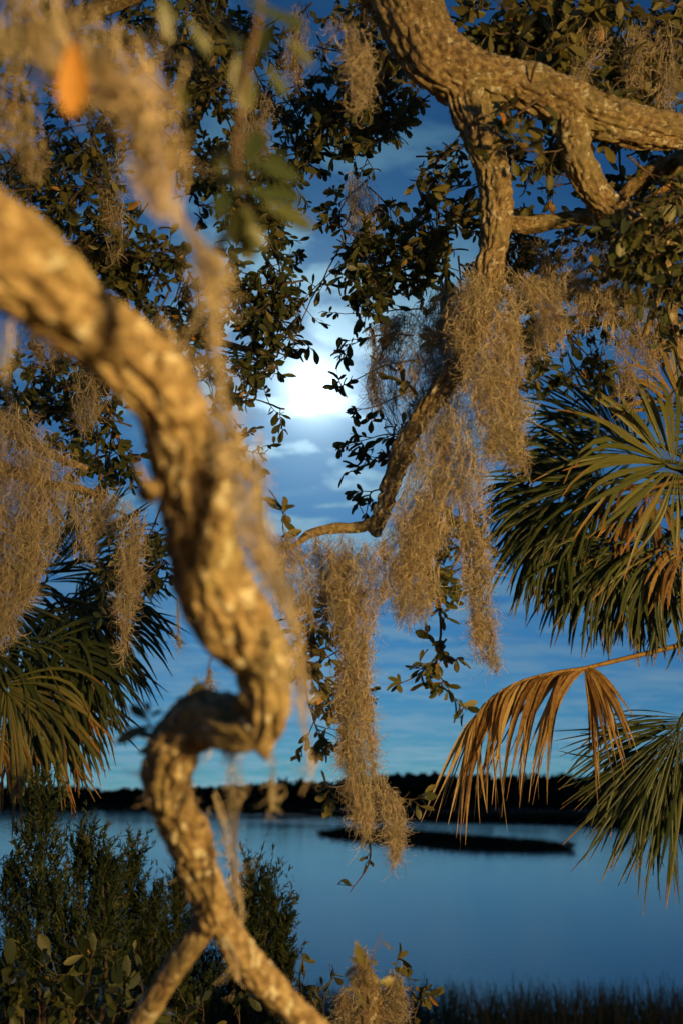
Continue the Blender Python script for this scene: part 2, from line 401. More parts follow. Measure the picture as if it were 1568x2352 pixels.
def grass(name, P0, H, W, m, parent=None, lean=0.25):
    n = len(P0); a = rng.uniform(0, 2 * np.pi, n); side = np.stack([np.cos(a), np.sin(a), a * 0], 1)
    ln = rng.normal(size=(n, 2)) * lean
    ts = np.array((0, 0.5, 1.0)); V = []
    for t in ts:
        c = P0 + np.stack([ln[:, 0] * H * t * t, ln[:, 1] * H * t * t, H * t * (1 - 0.1 * t)], 1)
        w = (W * (1 - t * 0.85))[:, None] * side
        V.append(c - w); V.append(c + w)
    V = np.stack(V, 1)
    b = np.arange(n)[:, None] * 6
    F = np.concatenate([b + np.array((0, 1, 3, 2)), b + np.array((2, 3, 5, 4))])
    return mk(name, V, F, m, parent, attrs={'rnd': np.repeat(rng.random(n), 6)}, kind='stuff')
# tall grass along the near edge of the far marsh
k = rng.integers(0, 140, 5000); g0 = near_shore[k] + rng.normal(size=(5000, 2)) * np.array((1.5, 1.0)); g0[:, 1] += rng.exponential(6, 5000)
o = grass('marsh_grass', np.column_stack([g0, np.full(5000, 0.1)]), rng.uniform(0.9, 2.0, 5000), np.full(5000, 0.14), M_FARGRASS)
tag(o, 'dark grass along the edge of the far marsh at right', 'grass')
# low grassy island in the creek
isl = shore_pts([(718, 1915), (760, 1926), (900, 1938), (1050, 1952), (1180, 1957), (1290, 1956), (1330, 1953), (1250, 1942), (1120, 1934), (1000, 1920), (880, 1912), (780, 1906)])
cen = isl.mean(0); ring = spline(np.vstack([isl, isl[:1]]), 90)[:-1]
rows = [np.column_stack([cen + (ring - cen) * s, np.full(89, z) + 0.1 * fbm(np.column_stack([ring * 0.5, ring[:, :1] * 0 + s * 5]), 2)]) for s, z in ((1.02, -0.2), (0.94, 0.15), (0.7, 0.4), (0.35, 0.45), (0.02, 0.45))]
o = mk('marsh_island', np.array(rows), grid_faces(5, 89, True), M_MARSH); o['kind'] = 'structure'
n = 6000; j = rng.integers(0, 89, n); s = np.sqrt(rng.random(n)) * 0.98
g0 = cen + (ring[j] - cen) * s[:, None] + rng.normal(size=(n, 2)) * 0.15
o = grass('island_grass', np.column_stack([g0, np.full(n, 0.2)]), rng.uniform(0.3, 1.0, n) * (1.1 - s * 0.35), np.full(n, 0.05), M_FARGRASS)
tag(o, 'dark grass covering the low island in the creek', 'grass')

# far woodland behind the marsh
def wood(name, px0, px1, ymin, ymax, hfun, label, ntree):
    V = []; 
    for i in range(ntree):
        y = rng.uniform(ymin, ymax); px = px0 + (px1 - px0) * (i + rng.uniform(-1.5, 1.5)) / ntree
        x = (px - 784) / FPX * y
        h = hfun(px) * rng.uniform(0.8, 1.08); r = h * rng.uniform(0.28, 0.5)
        m = 80
        u = unit(rng.normal(size=(m, 3))) * (rng.random((m, 1)) ** 0.4)
        top = rng.random() < 0.25
        c = np.array((x, y, h * 0.58)) + u * np.array((r * (0.55 if top else 1), r, h * 0.42))
        c[:, 2] = np.where(rng.random(m) < 0.3, rng.uniform(0.2, h * 0.5, m), np.maximum(c[:, 2], 0.5))
        sz = h * 0.115
        a = unit(rng.normal(size=(m, 3))) * sz; b = unit(np.cross(a, rng.normal(size=(m, 3)))) * sz
        V.append(np.stack([c - a - b, c + a - b, c + a + b, c - a + b], 1))
    V = np.concatenate(V).reshape(-1, 3); F = np.arange(len(V)).reshape(-1, 4)
    o = mk(name, V, F, M_WOOD, smooth=False); tag(o, label, 'woodland', kind='stuff')
wood('far_woodland', -700, 760, 470, 640, lambda px: float(np.interp(px, [-700, 130, 200, 330, 480, 560, 640, 760], [11, 9.5, 10, 9, 9.5, 10.5, 12.0, 12.5])), 'black line of distant trees along the left far shore', 420)
wood('far_woodland', 690, 2600, 520, 720, lambda px: float(np.interp(px, [690, 760, 820, 930, 1010, 1100, 1250, 1600, 2600], [12, 13, 14.5, 16.5, 17, 16, 16.5, 17.5, 17])), 'taller black rise of distant trees along the right far shore', 560)
wood('far_scrub', -700, 2600, 400, 470, lambda px: 4.0, 'dark scrub between the far marsh and the woods', 160)

# near reeds at the foot of the bluff
n = 36000; x = rng.uniform(-14, 14, n); y = rng.uniform(17.5, 25.5, n)
keep = rng.random(n) < np.clip(1.2 - (y - 17.5) / 8.5, 0.10, 1); x, y = x[keep], y[keep]
o = grass('reed_bed', np.column_stack([x, y, ground_z(x, y) - 0.05]), rng.uniform(0.8, 2.0, len(x)), np.full(len(x), 0.02), M_REED, lean=0.14)
tag(o, 'dark thin reeds standing in the shallows at lower right', 'reeds')

# the moon
mp_ = CAM_L + np.array(MOON_DIR) * 9000
bpy_me = bpy.data.meshes.new('moon')
import bmesh
bm = bmesh.new(); bmesh.ops.create_icosphere(bm, subdivisions=4, radius=9000 * math.tan(R(0.27))); bm.to_mesh(bpy_me); bm.free()
bpy_me.materials.append(M_MOON); mo = bpy.data.objects.new('moon', bpy_me); COL.objects.link(mo); mo.location = mp_
mo.visible_shadow = True
tag(mo, 'bright full moon glaring through thin cloud', 'moon')

# ------------------------------------------------------------------ oaks: limbs, twigs, leaves
def leaf_template(nr=5):
    t = np.linspace(0, 1, nr)
    w = np.array((0.05, 0.27, 0.43, 0.44, 0.14)) * 0.5 if nr == 5 else None
    V = np.zeros((nr, 3, 3))
    for j, sx in enumerate((-1, 0, 1)):
        V[:, j, 0] = sx * w; V[:, j, 1] = t; V[:, j, 2] = (abs(sx) * 0.07 - 0.16 * t * t + 0.05 * t)
    return V.reshape(-1, 3), grid_faces(nr, 3)
LEAF_V, LEAF_F = leaf_template()
LEAF_MESHES = [mk('leaf', LEAF_V * np.array((rng.uniform(0.85, 1.15), 1, rng.uniform(0.3, 1.8))), LEAF_F, M_LEAF, attrs={'rnd': np.full(len(LEAF_V), r_)}, link=False) for r_ in (0.05, 0.2, 0.3, 0.4, 0.5, 0.6, 0.7, 0.8, 0.88, 0.97)]
RVAL = np.array((0.05, 0.2, 0.3, 0.4, 0.5, 0.6, 0.7, 0.8, 0.88, 0.97))

class Oak:
    def __init__(s, root):
        s.root = root; s.tw = Bag(); s.L = []      # leaf rows: pos(3) dir(3) nor(3) len rnd
    def leaf(s, pos, d, nor, ln, rnd): s.L.append(np.concatenate([pos, d, nor, [ln, rnd]]))
    def twig(s, path, r0, r1, ns=5):
        V, F = tube_geo(path, np.linspace(r0, r1, len(path)), ns); s.tw.add(V, F)
    def spray(s, ctl, n_side=7, leaf=0.064, side=0.15, r0=0.006, dense=7, rbias=0.5, dj=0.12, tipleaf=True):
        """ctl rows: px, py, d. A hanging twig with side shoots that carry the leaves"""
        pts = PP(ctl) + rng.normal(size=(len(ctl), 3)) * 0.012
        path = spline(pts, 9 + 2 * len(ctl))
        path += 0.012 * np.stack([fbm(path * 9 + q, 2) for q in (0, 7, 13)], 1)
        s.twig(path, r0, 0.0018, 4)
        t = unit(np.gradient(path, axis=0))
        for _ in range(n_side):
            k = int(rng.uniform(0.12, 1.0) * (len(path) - 1))
            d = unit(t[k] * rng.uniform(0.2, 1.0) + unit(rng.normal(size=3)) * 1.0 + np.array((0, 0, -0.12)))
            ln = side * rng.uniform(0.4, 1.2)
            u = np.linspace(0, 1, 4)[:, None]
            bend = unit(rng.normal(size=3)) * ln * 0.25
            sp = path[k] + d * ln * u + bend * u * u
            s.twig(sp, 0.0032, 0.0014, 3)
            s.leaves_on(sp, dense, leaf, rbias)
        if tipleaf: s.leaves_on(path[-4:], dense, leaf, rbias)
    def leaves_on(s, sp, n, leaf, rbias):
        t = unit(np.gradient(sp, axis=0))
        for j in range(int(max(2, rng.poisson(n)))):
            f = 1 - rng.random() ** 1.4 * 0.75
            k = f * (len(sp) - 1); i = min(int(k), len(sp) - 2); pos = sp[i] + (sp[i + 1] - sp[i]) * (k - i)
            d = unit(t[i] * rng.uniform(0.2, 1.1) + unit(rng.normal(size=3)) * 0.9 + np.array((0, 0, -0.2)))
            nor = unit(np.cross(d, rng.normal(size=3)) + np.array((0, -0.35, 0.5)))
            s.leaf(pos, d, nor, leaf * rng.uniform(0.45, 1.25), float(np.clip(rng.normal(rbias, 0.2), 0, 0.80) if rng.random() < 0.985 else 0.97))
    def fill(s, box, n, d0, d1, leng=150, **kw):
        x0, y0, x1, y1 = box
        for _ in range(n):
            px, py, d = rng.uniform(x0, x1), rng.uniform(y0, y1), rng.uniform(d0, d1)
            a = rng.uniform(-0.4, math.pi + 0.4); l = leng * rng.uniform(0.6, 1.2) * 5 / d
            ax, ay = math.cos(a) * l, math.sin(a) * l
            s.spray([(px - ax * .5, py - ay * .5, d), (px + rng.normal() * 10, py, d + rng.normal() * .1), (px + ax * .5, py + ay * .5, d + rng.normal() * .2)], **kw)
    def finish(s, limit=300):
        s.tw.build('twigs', M_TWIG, s.root, kind='stuff')
        L = np.array(s.L); pos, d, nor, ln, rnd = L[:, :3], unit(L[:, 3:6]), L[:, 6:9], L[:, 9], L[:, 10]
        x = unit(np.cross(d, nor)); z = np.cross(x, d)
        px, py, dep = project(pos + d * ln[:, None] * 0.5)
        face = np.abs(np.einsum('ij,ij->i', z, unit(pos - CAM_L)))
        vis = (px > 5) & (px < 1563) & (py > 5) & (py < 2347) & (dep > 0.3)
        score = np.where(vis, ln / np.maximum(dep, 0.3) * (0.25 + face), 0)
        order = np.argsort(-score); own = order[:limit]; own = own[score[own] > 0]
        rest = np.setdiff1d(np.arange(len(L)), own)
        inv = parent_matrix(s.root).inverted()
        for i in own:
            o = bpy.data.objects.new('leaf', LEAF_MESHES[int(np.argmin(np.abs(RVAL - rnd[i])))]); COL.objects.link(o)
            B = np.column_stack([x[i], d[i], z[i]]) * ln[i]
            Mx = Matrix.Identity(4)
            for r_ in range(3):
                for c_ in range(3): Mx[r_][c_] = B[r_, c_]
                Mx[r_][3] = pos[i][r_]
            o.parent = s.root; o.matrix_parent_inverse = inv; o.matrix_basis = Mx
        B = np.stack([x, d, z], 2)[rest] * ln[rest][:, None, None]
        sc = np.stack([rng.uniform(0.85, 1.15, len(rest)), np.ones(len(rest)), rng.uniform(0.2, 2.0, len(rest))], 1)
        V = np.einsum('nij,nkj->nki', B, LEAF_V[None] * sc[:, None, :]) + pos[rest][:, None, :]
        F = (np.arange(len(rest))[:, None, None] * len(LEAF_V) + LEAF_F[None]).reshape(-1, 4)
        mk('foliage', V, F, M_LEAF, s.root, attrs={'rnd': np.repeat(rnd[rest], len(LEAF_V))}, kind='stuff')

# --- near oak: the thick limb snaking down the left side
nearoak_base = np.array((-2.3, 0.2, 3.35))
near_oak = Oak(thing('oak_tree', nearoak_base, 'near oak whose thick bare limb snakes down the left, zigzags and forks at bottom', 'tree'))
bark_tube('trunk', None, M_BARK, near_oak.root, world=[(-2.3, 0.2, 3.2, .30), (-2.28, 0.25, 4.2, .24), (-2.2, 0.4, 5.3, .20), (-2.1, 0.5, 6.6, .16), (-2.0, 0.7, 8.0, .10)], step=0.05, nseg=40)
limb = [(-900, 260, 1.25, 250), (-500, 330, 1.25, 240), (-200, 440, 1.28, 235), (0, 575, 1.32, 228), (110, 655, 1.38, 195), (210, 745, 1.45, 175), (300, 820, 1.5, 168), (375, 915, 1.55, 155), (418, 1015, 1.6, 160),
        (442, 1120, 1.65, 162), (455, 1230, 1.7, 162), (482, 1335, 1.75, 172), (535, 1425, 1.8, 176), (585, 1490, 1.85, 146), (600, 1550, 1.88, 122), (604, 1605, 1.90, 118), (600, 1648, 1.93, 112), (552, 1664, 1.96, 122), (485, 1648, 2.02, 124),
        (428, 1682, 2.07, 122), (394, 1735, 2.1, 116), (386, 1795, 2.13, 112), (404, 1852, 2.16, 104), (430, 1918, 2.22, 97), (453, 1985, 2.28, 88), (480, 2060, 2.32, 84), (496, 2125, 2.36, 76), (500, 2150, 2.36, 40)]
bark_tube('limb', limb, M_BARK, near_oak.root, furrow=0.020, depth=0.0082, lump=0.15, step=0.006, nseg=100)
bark_tube('branch', [(500, 2080, 2.34, 60), (465, 2140, 2.36, 62), (432, 2180, 2.38, 60), (388, 2242, 2.42, 58), (342, 2318, 2.46, 58), (300, 2400, 2.5, 54), (250, 2520, 2.6, 45), (180, 2680, 2.8, 30)], M_BARK, near_oak.root, furrow=0.015, depth=0.0045, lump=0.16, step=0.006, nseg=60)
bark_tube('branch', [(478, 2070, 2.34, 64), (520, 2135, 2.35, 66), (548, 2180, 2.36, 68), (592, 2235, 2.38, 74), (655, 2302, 2.4, 70), (722, 2362, 2.42, 64), (800, 2430, 2.45, 55), (900, 2540, 2.55, 40)], M_BARK, near_oak.root, furrow=0.015, depth=0.0045, lump=0.16, step=0.006, nseg=60)
bark_tube('broken_stub', [(575, 1630, 1.93, 110), (594, 1675, 1.93, 92), (606, 1712, 1.93, 56), (614, 1748, 1.93, 8)], M_BARK, near_oak.root, depth=0.004, step=0.004, nseg=64)
bark_tube('broken_stub', [(380, 1800, 2.14, 80), (358, 1838, 2.13, 44), (350, 1862, 2.13, 12)], M_BARK, near_oak.root, depth=0.004, step=0.004, nseg=48)
bark_tube('broken_stub', [(340, 1130, 1.62, 60), (352, 1120, 1.58, 40), (345, 1125, 1.5, 24), (330, 1100, 1.45, 16), (312, 1060, 1.42, 14)], M_BARK, near_oak.root, depth=0.003, step=0.004, nseg=32)
bark_tube('broken_stub', [(590, 2225, 2.38, 60), (596, 2270, 2.36, 34), (590, 2290, 2.36, 10)], M_BARK, near_oak.root, depth=0.003, step=0.004, nseg=32)
# blurred leaves close to the lens, top left
def near_leaf(px0, py0, px1, py1, d, rnd, facing=(0.1, -1, 0.25)):
    a, b = P(px0, py0, d), P(px1, py1, d + 0.02); l = np.linalg.norm(b - a)
    near_oak.leaf(a, (b - a) / l, np.array(facing, float), l, rnd if rnd > 0.9 else rnd * 0.45)
for q in [(168, 85, 165, 262, 1.12, 1.0, (0.45, -1, 0.1)), (545, 120, 570, 250, 1.3, 0.6), (600, 470, 724, 522, 1.3, 0.3), (575, 370, 690, 410, 1.3, 0.1), (505, 515, 512, 440, 1.28, 0.12), (520, 390, 560, 450, 1.3, 0.25), (500, 400, 535, 350, 1.3, 0.7),
          (420, 190, 424, 250, 1.4, 0.3), (600, 400, 655, 350, 1.32, 0.15), (560, 480, 575, 600, 1.33, 0.55), (525, 520, 500, 580, 1.33, 0.5), (560, 400, 640, 390, 1.3, 0.35), (545, 350, 470, 365, 1.3, 0.3), (610, 150, 660, 220, 1.35, 0.1),
          (500, 30, 560, 110, 1.3, 0.15), (430, 40, 480, 120, 1.3, 0.3), (620, 40, 600, 130, 1.3, 0.2), (560, 0, 650, 40, 1.25, 0.1), (660, 90, 720, 150, 1.4, 0.3), (370, -10, 400, 90, 1.3, 0.2),
          (560, 430, 640, 455, 1.28, 0.2), (540, 440, 600, 520, 1.3, 0.3), (575, 395, 500, 420, 1.28, 0.2), (560, 470, 530, 560, 1.29, 0.4), (590, 440, 700, 455, 1.3, 0.15), (565, 380, 600, 300, 1.3, 0.2), (555, 500, 610, 570, 1.31, 0.5), (600, 20, 700, 60, 1.35, 0.1), (480, 90, 420, 150, 1.35, 0.2)]:
    near_leaf(*q)
near_oak.twig(spline(PP([(610, -80, 1.3), (590, 60, 1.3), (560, 200, 1.3), (545, 380, 1.3), (575, 480, 1.31)]), 16), 0.005, 0.002)
near_oak.twig(spline(PP([(120, -60, 1.15), (150, 20, 1.15), (165, 90, 1.15)]), 8), 0.004, 0.002)
# little sprig on the zigzag elbow
near_oak.twig(spline(PP([(382, 1735, 2.1), (365, 1700, 2.08), (345, 1665, 2.08), (330, 1640, 2.08)]), 8), 0.004, 0.002)
for q in [(340, 1655, 300, 1620, 0.2), (345, 1650, 372, 1630, 0.75), (350, 1670, 265, 1702, 0.1), (360, 1690, 320, 1688, 0.1), (370, 1715, 318, 1727, 0.05), (375, 1705, 395, 1685, 0.05), (345, 1640, 335, 1612, 0.5)]:
    near_leaf(q[0], q[1], q[2], q[3], 2.08, q[4], (-0.2, -0.7, 0.6))
near_oak.spray([(540, 1440, 1.95), (492, 1500, 2.3), (478, 1560, 2.4)], n_side=3, leaf=0.04, side=0.05, r0=0.003, dense=3)
near_oak.spray([(850, 2430, 2.5), (830, 2330, 2.55), (835, 2190, 2.6)], n_side=4, leaf=0.05, side=0.10, r0=0.006, dense=3, rbias=0.8)

# --- arching oak: limb from the top that forks to the right
arch_base = np.array((-3.4, 2.6, 3.25))
arch = Oak(thing('oak_tree', arch_base, 'arching oak with furrowed limb entering at top and forking right and down', 'tree'))
bark_tube('trunk', None, M_BARK, arch.root, world=[(-3.4, 2.6, 3.1, .42), (-3.3, 2.7, 4.6, .34), (-3.0, 3.0, 6.2, .30), (-2.75, 3.1, 8.4, .27), (-2.0, 3.2, 9.95, .23)], step=0.06, nseg=40)
D = 4.2
pA = P(810, -160, D)
bark_tube('limb', None, M_BARK, arch.root, world=[(-2.1, 3.2, 9.9, .24), (-1.1, 3.3, 10.0, .21), (-0.35, 3.1, 9.3, .19)] + [tuple(P(a, b, D)) + (w / FPX * D / 2,) for a, b, w in ((835, -130, 165), (905, -40, 160), (958, 60, 152), (1010, 140, 142), (1080, 178, 130), (1184, 190, 104), (1284, 228, 102), (1384, 270, 96), (1484, 296, 82), (1570, 304, 74), (1700, 330, 76), (1850, 420, 60))],
          furrow=0.027, depth=0.013, step=0.008, nseg=110)
bark_tube('limb', [(1030, 110, D, 80), (1062, 190, D, 98), (1085, 260, D, 92), (1112, 335, D, 80), (1134, 410, D, 70), (1139, 480, D, 65), (1134, 555, D, 62), (1120, 625, D + .02, 62), (1100, 720, D + .08, 56), (1050, 840, D + .15, 50), (990, 925, D + .2, 46), (940, 1000, D + .22, 44), (910, 1075, D + .24, 42), (885, 1150, D + .25, 40), (868, 1200, D + .25, 38), (862, 1230, D + .25, 24)],
          M_BARK, arch.root, furrow=0.023, depth=0.011, step=0.005, nseg=96)
bark_tube('branch', [(1300, 215, D, 60), (1312, 290, D, 74), (1326, 360, D, 68), (1352, 420, D + .03, 66), (1392, 468, D + .06, 60), (1440, 500, D + .1, 50), (1500, 520, D + .2, 50), (1600, 560, D + .4, 40)], M_BARK, arch.root, furrow=0.02, depth=0.010, step=0.007, nseg=64)
bark_tube('branch', [(875, 1190, D + .25, 26), (830, 1210, D + .25, 25), (765, 1214, D + .22, 24), (712, 1226, D + .2, 20), (680, 1250, D + .2, 14), (640, 1262, D + .2, 10)], M_BARK, arch.root, furrow=0.014, depth=0.006, step=0.004, nseg=40)
bark_tube('branch', [(1130, 500, D + .1, 30), (1200, 516, D + .25, 38), (1290, 506, D + .3, 36), (1370, 492, D + .3, 30), (1460, 470, D + .4, 26)], M_BARK, arch.root, furrow=0.02, depth=0.008, step=0.008, nseg=48)
bark_tube('branch', [(1640, 330, D + .3, 60), (1568, 372, D + .3, 52), (1500, 395, D + .35, 44), (1440, 440, D + .4, 34), (1400, 520, D + .5, 20)], M_BARK, arch.root, depth=0.008, step=0.008, nseg=48)
bark_tube('branch', [(1600, 360, D + .1, 36), (1566, 430, D + .1, 40), (1535, 490, D + .12, 38), (1522, 545, D + .12, 36), (1530, 600, D + .15, 30), (1510, 680, D + .2, 20), (1480, 770, D + .3, 12)], M_BARK, arch.root, furrow=0.02, depth=0.007, step=0.006, nseg=48)
bark_tube('branch', [(1640, 560, D + .8, 30), (1556, 660, D + .8, 26), (1545, 740, D + .8, 24), (1570, 850, D + .8, 18)], M_BARK, arch.root, depth=0.005, step=0.008, nseg=32)

S = arch.spray
# leaves against the moon and right of it
S([(1000, 640, 4.7), (930, 600, 4.8), (850, 555, 4.9), (790, 560, 4.9)], n_side=9, dense=6, rbias=0.25)
S([(960, 660, 4.8), (860, 620, 4.9), (770, 610, 5.0), (700, 690, 5.0), (676, 745, 5.0)], n_side=9, side=0.12, dense=5, rbias=0.15)
S([(980, 700, 4.8), (900, 705, 4.9), (830, 715, 4.9), (740, 720, 5.0)], n_side=8, side=0.12, dense=6, rbias=0.15)
S([(950, 770, 4.9), (880, 780, 4.9), (820, 790, 5.0), (780, 830, 5.0)], n_side=8, side=0.09, dense=5, rbias=0.12)
S([(960, 830, 4.9), (880, 850, 5.0), (810, 885, 5.0), (775, 880, 5.0)], n_side=6, side=0.08, dense=5, rbias=0.12)
S([(940, 900, 4.9), (870, 930, 5.0), (800, 935, 5.0)], n_side=5, side=0.09, dense=5, rbias=0.12)
S([(930, 1000, 4.8), (870, 1000, 4.9), (800, 1030, 5.0)], n_side=11, side=0.12, dense=6, rbias=0.15)
S([(920, 1040, 4.8), (860, 1060, 4.9), (790, 1085, 5.0)], n_side=8, side=0.11, dense=6, rbias=0.15)
S([(900, 1120, 4.7), (860, 1140, 4.8), (830, 1195, 4.8)], n_side=6, side=0.08, dense=5, rbias=0.15)
S([(820, 480, 5.0), (790, 520, 5.0), (750, 510, 5.0)], n_side=2, side=0.04, dense=1, tipleaf=False)
S([(780, 560, 5.0), (690, 730, 5.0), (672, 795, 5.0)], n_side=1, dense=2, side=0.06, tipleaf=False, r0=0.004)
for bx, n_, a_, b_, rb in [((880, 400, 1090, 640), 12, 4.5, 5.3, 0.62), ((800, 440, 900, 640), 9, 4.8, 5.3, 0.3), ((784, 0, 900, 330), 9, 4.6, 5.6, 0.4), ((900, 620, 1060, 760), 6, 4.7, 5.2, 0.2),  # last value is leaf colour, lightened where foliage should look lit
                           ((1110, 290, 1320, 520), 8, 4.6, 5.4, 0.5), ((1120, 0, 1568, 190), 46, 4.3, 5.4, 0.75), ((1080, 0, 1160, 120), 5, 4.4, 5, .6), ((1380, 150, 1568, 300), 12, 4.4, 5.2, 0.75), ((1170, 540, 1568, 680), 24, 4.6, 5.6, 0.35),
                           ((1400, 340, 1568, 560), 12, 4.6, 5.4, 0.4), ((1450, 400, 1568, 720), 9, 3.95, 4.2, 0.35), ((1180, 250, 1300, 330), 3, 4.0, 4.2, 0.5), ((1200, 660, 1560, 800), 12, 5.0, 5.8, 0.3), ((880, 180, 960, 330), 5, 4.8, 5.2, 0.6), ((1180, 780, 1380, 860), 6, 5.4, 5.8, 0.2), ((1010, 330, 1080, 420), 3, 4.8, 5, .6),
                           ((700, 1380, 780, 1640), 11, 4.7, 5.1, 0.6), ((960, 1180, 1060, 1330), 7, 4.7, 5.0, 0.4)]:
    arch.fill(bx, n_, a_, b_, rbias=rb, leaf=0.078 if bx[1] < 200 and bx[0] > 1000 else 0.066)
# the twig that dangles beside the long moss
dang = [(1010, 1180, 4.5), (1014, 1255, 4.5), (1006, 1330, 4.5), (1010, 1390, 4.5), (1014, 1460, 4.5), (1000, 1530, 4.5), (1020, 1580, 4.5), (1050, 1640, 4.5)]
S(dang, n_side=14, side=0.09, dense=5, r0=0.012, rbias=0.5)
S([(1014, 1460, 4.5), (985, 1510, 4.5), (950, 1555, 4.5), (915, 1575, 4.5)], n_side=7, side=0.07, dense=4, r0=0.006, rbias=0.6)
S([(1014, 1500, 4.5), (1030, 1520, 4.5), (1040, 1515, 4.5)], n_side=2, side=0.05, dense=3, r0=0.004, rbias=0.8)
S([(650, 1262, 4.4), (655, 1210, 4.4), (650, 1170, 4.4)], n_side=3, side=0.06, dense=2, r0=0.005, rbias=0.85, leaf=0.09)
S([(960, 905, 4.3), (935, 895, 4.3), (920, 888, 4.3)], n_side=2, side=0.05, dense=3, r0=0.004, rbias=0.88, leaf=0.09)
S([(880, 1800, 4.5), (910, 1850, 4.5), (945, 1835, 4.5), (962, 1835, 4.5)], n_side=3, side=0.06, dense=2, r0=0.004, rbias=0.82, leaf=0.08)
S([(820, 1760, 4.5), (790, 1790, 4.5), (740, 1825, 4.5)], n_side=6, side=0.08, dense=5, r0=0.005, rbias=0.7)
S([(850, 1830, 4.5), (845, 1930, 4.5), (838, 1990, 4.5), (805, 2050, 4.5)], n_side=7, side=0.07, dense=0, r0=0.008, tipleaf=False)
arch.finish()

# --- background oak at upper left
back_base = np.array((-4.6, 6.4, 2.8))
back = Oak(thing('oak_tree', back_base, 'leafy background oak filling the upper left behind the near limb', 'tree'))
bark_tube('trunk', None, M_BARK, back.root, world=[(-4.6, 6.4, 2.6, .36), (-4.4, 6.2, 5.0, .28), (-4.1, 6.0, 7.5, .22), (-3.6, 5.6, 9.5, .14)], step=0.06, nseg=32)
for ctl in ([(-600, 200, 6.0, 80), (-200, 150, 5.6, 60), (120, 60, 5.4, 44), (400, -40, 5.4, 30), (700, -60, 5.2, 22)], [(-500, 560, 6.0, 70), (-150, 600, 5.8, 56), (80, 700, 5.6, 44), (250, 760, 5.5, 30), (420, 770, 5.4, 22), (560, 800, 5.3, 14), (632, 818, 5.2, 6)],
            [(520, -60, 5.3, 30), (490, 120, 5.3, 24), (476, 210, 5.3, 26), (440, 300, 5.3, 18), (420, 420, 5.3, 10)], [(-500, 880, 5.8, 50), (-120, 900, 5.3, 40), (60, 1010, 5.0, 26), (130, 1050, 4.9, 20), (200, 1076, 4.9, 16)],
            [(-300, 1000, 5.2, 36), (-40, 1060, 4.9, 30), (100, 1110, 4.8, 22), (175, 1120, 4.8, 18), (242, 1142, 4.8, 15)]):
    bark_tube('branch', ctl, M_BARK, back.root, furrow=0.018, depth=0.006, step=0.012, nseg=32)
for bx, n_, a_, b_, rb in [((0, 0, 480, 300), 36, 4.8, 6.4, 0.6), ((0, 280, 260, 470), 22, 4.8, 6.2, 0.55), ((100, 430, 260, 640), 16, 4.8, 5.8, 0.6), ((230, 520, 380, 700), 14, 4.9, 5.8, 0.4), ((400, 0, 900, 200), 28, 4.8, 6.2, 0.55),
                           ((420, 180, 720, 360), 18, 4.9, 6.0, 0.5), ((430, 330, 690, 480), 14, 5.0, 5.8, 0.35), ((700, 180, 860, 330), 8, 4.9, 5.6, 0.4), ((540, 480, 640, 600), 7, 5, 5.4, 0.3), ((530, 620, 625, 780), 11, 4.9, 5.3, 0.25), ((545, 790, 600, 980), 6, 5.0, 5.4, 0.2), ((530, 1000, 590, 1120), 3, 5.0, 5.4, 0.5),
                           ((330, 660, 520, 860), 18, 5.0, 5.8, 0.25), ((20, 820, 240, 980), 22, 5.0, 6.2, 0.2), ((150, 960, 330, 1060), 9, 5.2, 6.0, 0.25), ((240, 1180, 390, 1330), 6, 5.2, 5.8, 0.3)]:
    back.fill(bx, n_, a_, b_, rbias=rb)
back.finish()
near_oak.finish()

# ------------------------------------------------------------------ Spanish moss
def ribbons(bag, o, d, length, curl, width, K, rnd, grav=0.0):
    n = len(o); d = unit(d); ax = unit(rng.normal(size=(n, 3))); st = (length / (K - 1))[:, None]
    pts = [o]; p = o
    for k in range(K - 1):
        d = unit(d + np.cross(ax, d) * curl[:, None] + np.array((0, 0, -grav))); p = p + d * st; pts.append(p)
    pts = np.stack(pts, 1)
    side = unit(np.cross(unit(pts[:, -1] - pts[:, 0]), rng.normal(size=(n, 3))))
    taper = np.linspace(1, 0.45, K)[None, :, None]
    w = side[:, None, :] * width[:, None, None] * taper
    V = np.stack([pts - w, pts + w], 2).reshape(-1, 3)
    f = grid_faces(K, 2); F = (np.arange(n)[:, None, None] * 2 * K + f[None]).reshape(-1, 4)
    bag.add(V, F, rnd=np.repeat(rnd, 2 * K))

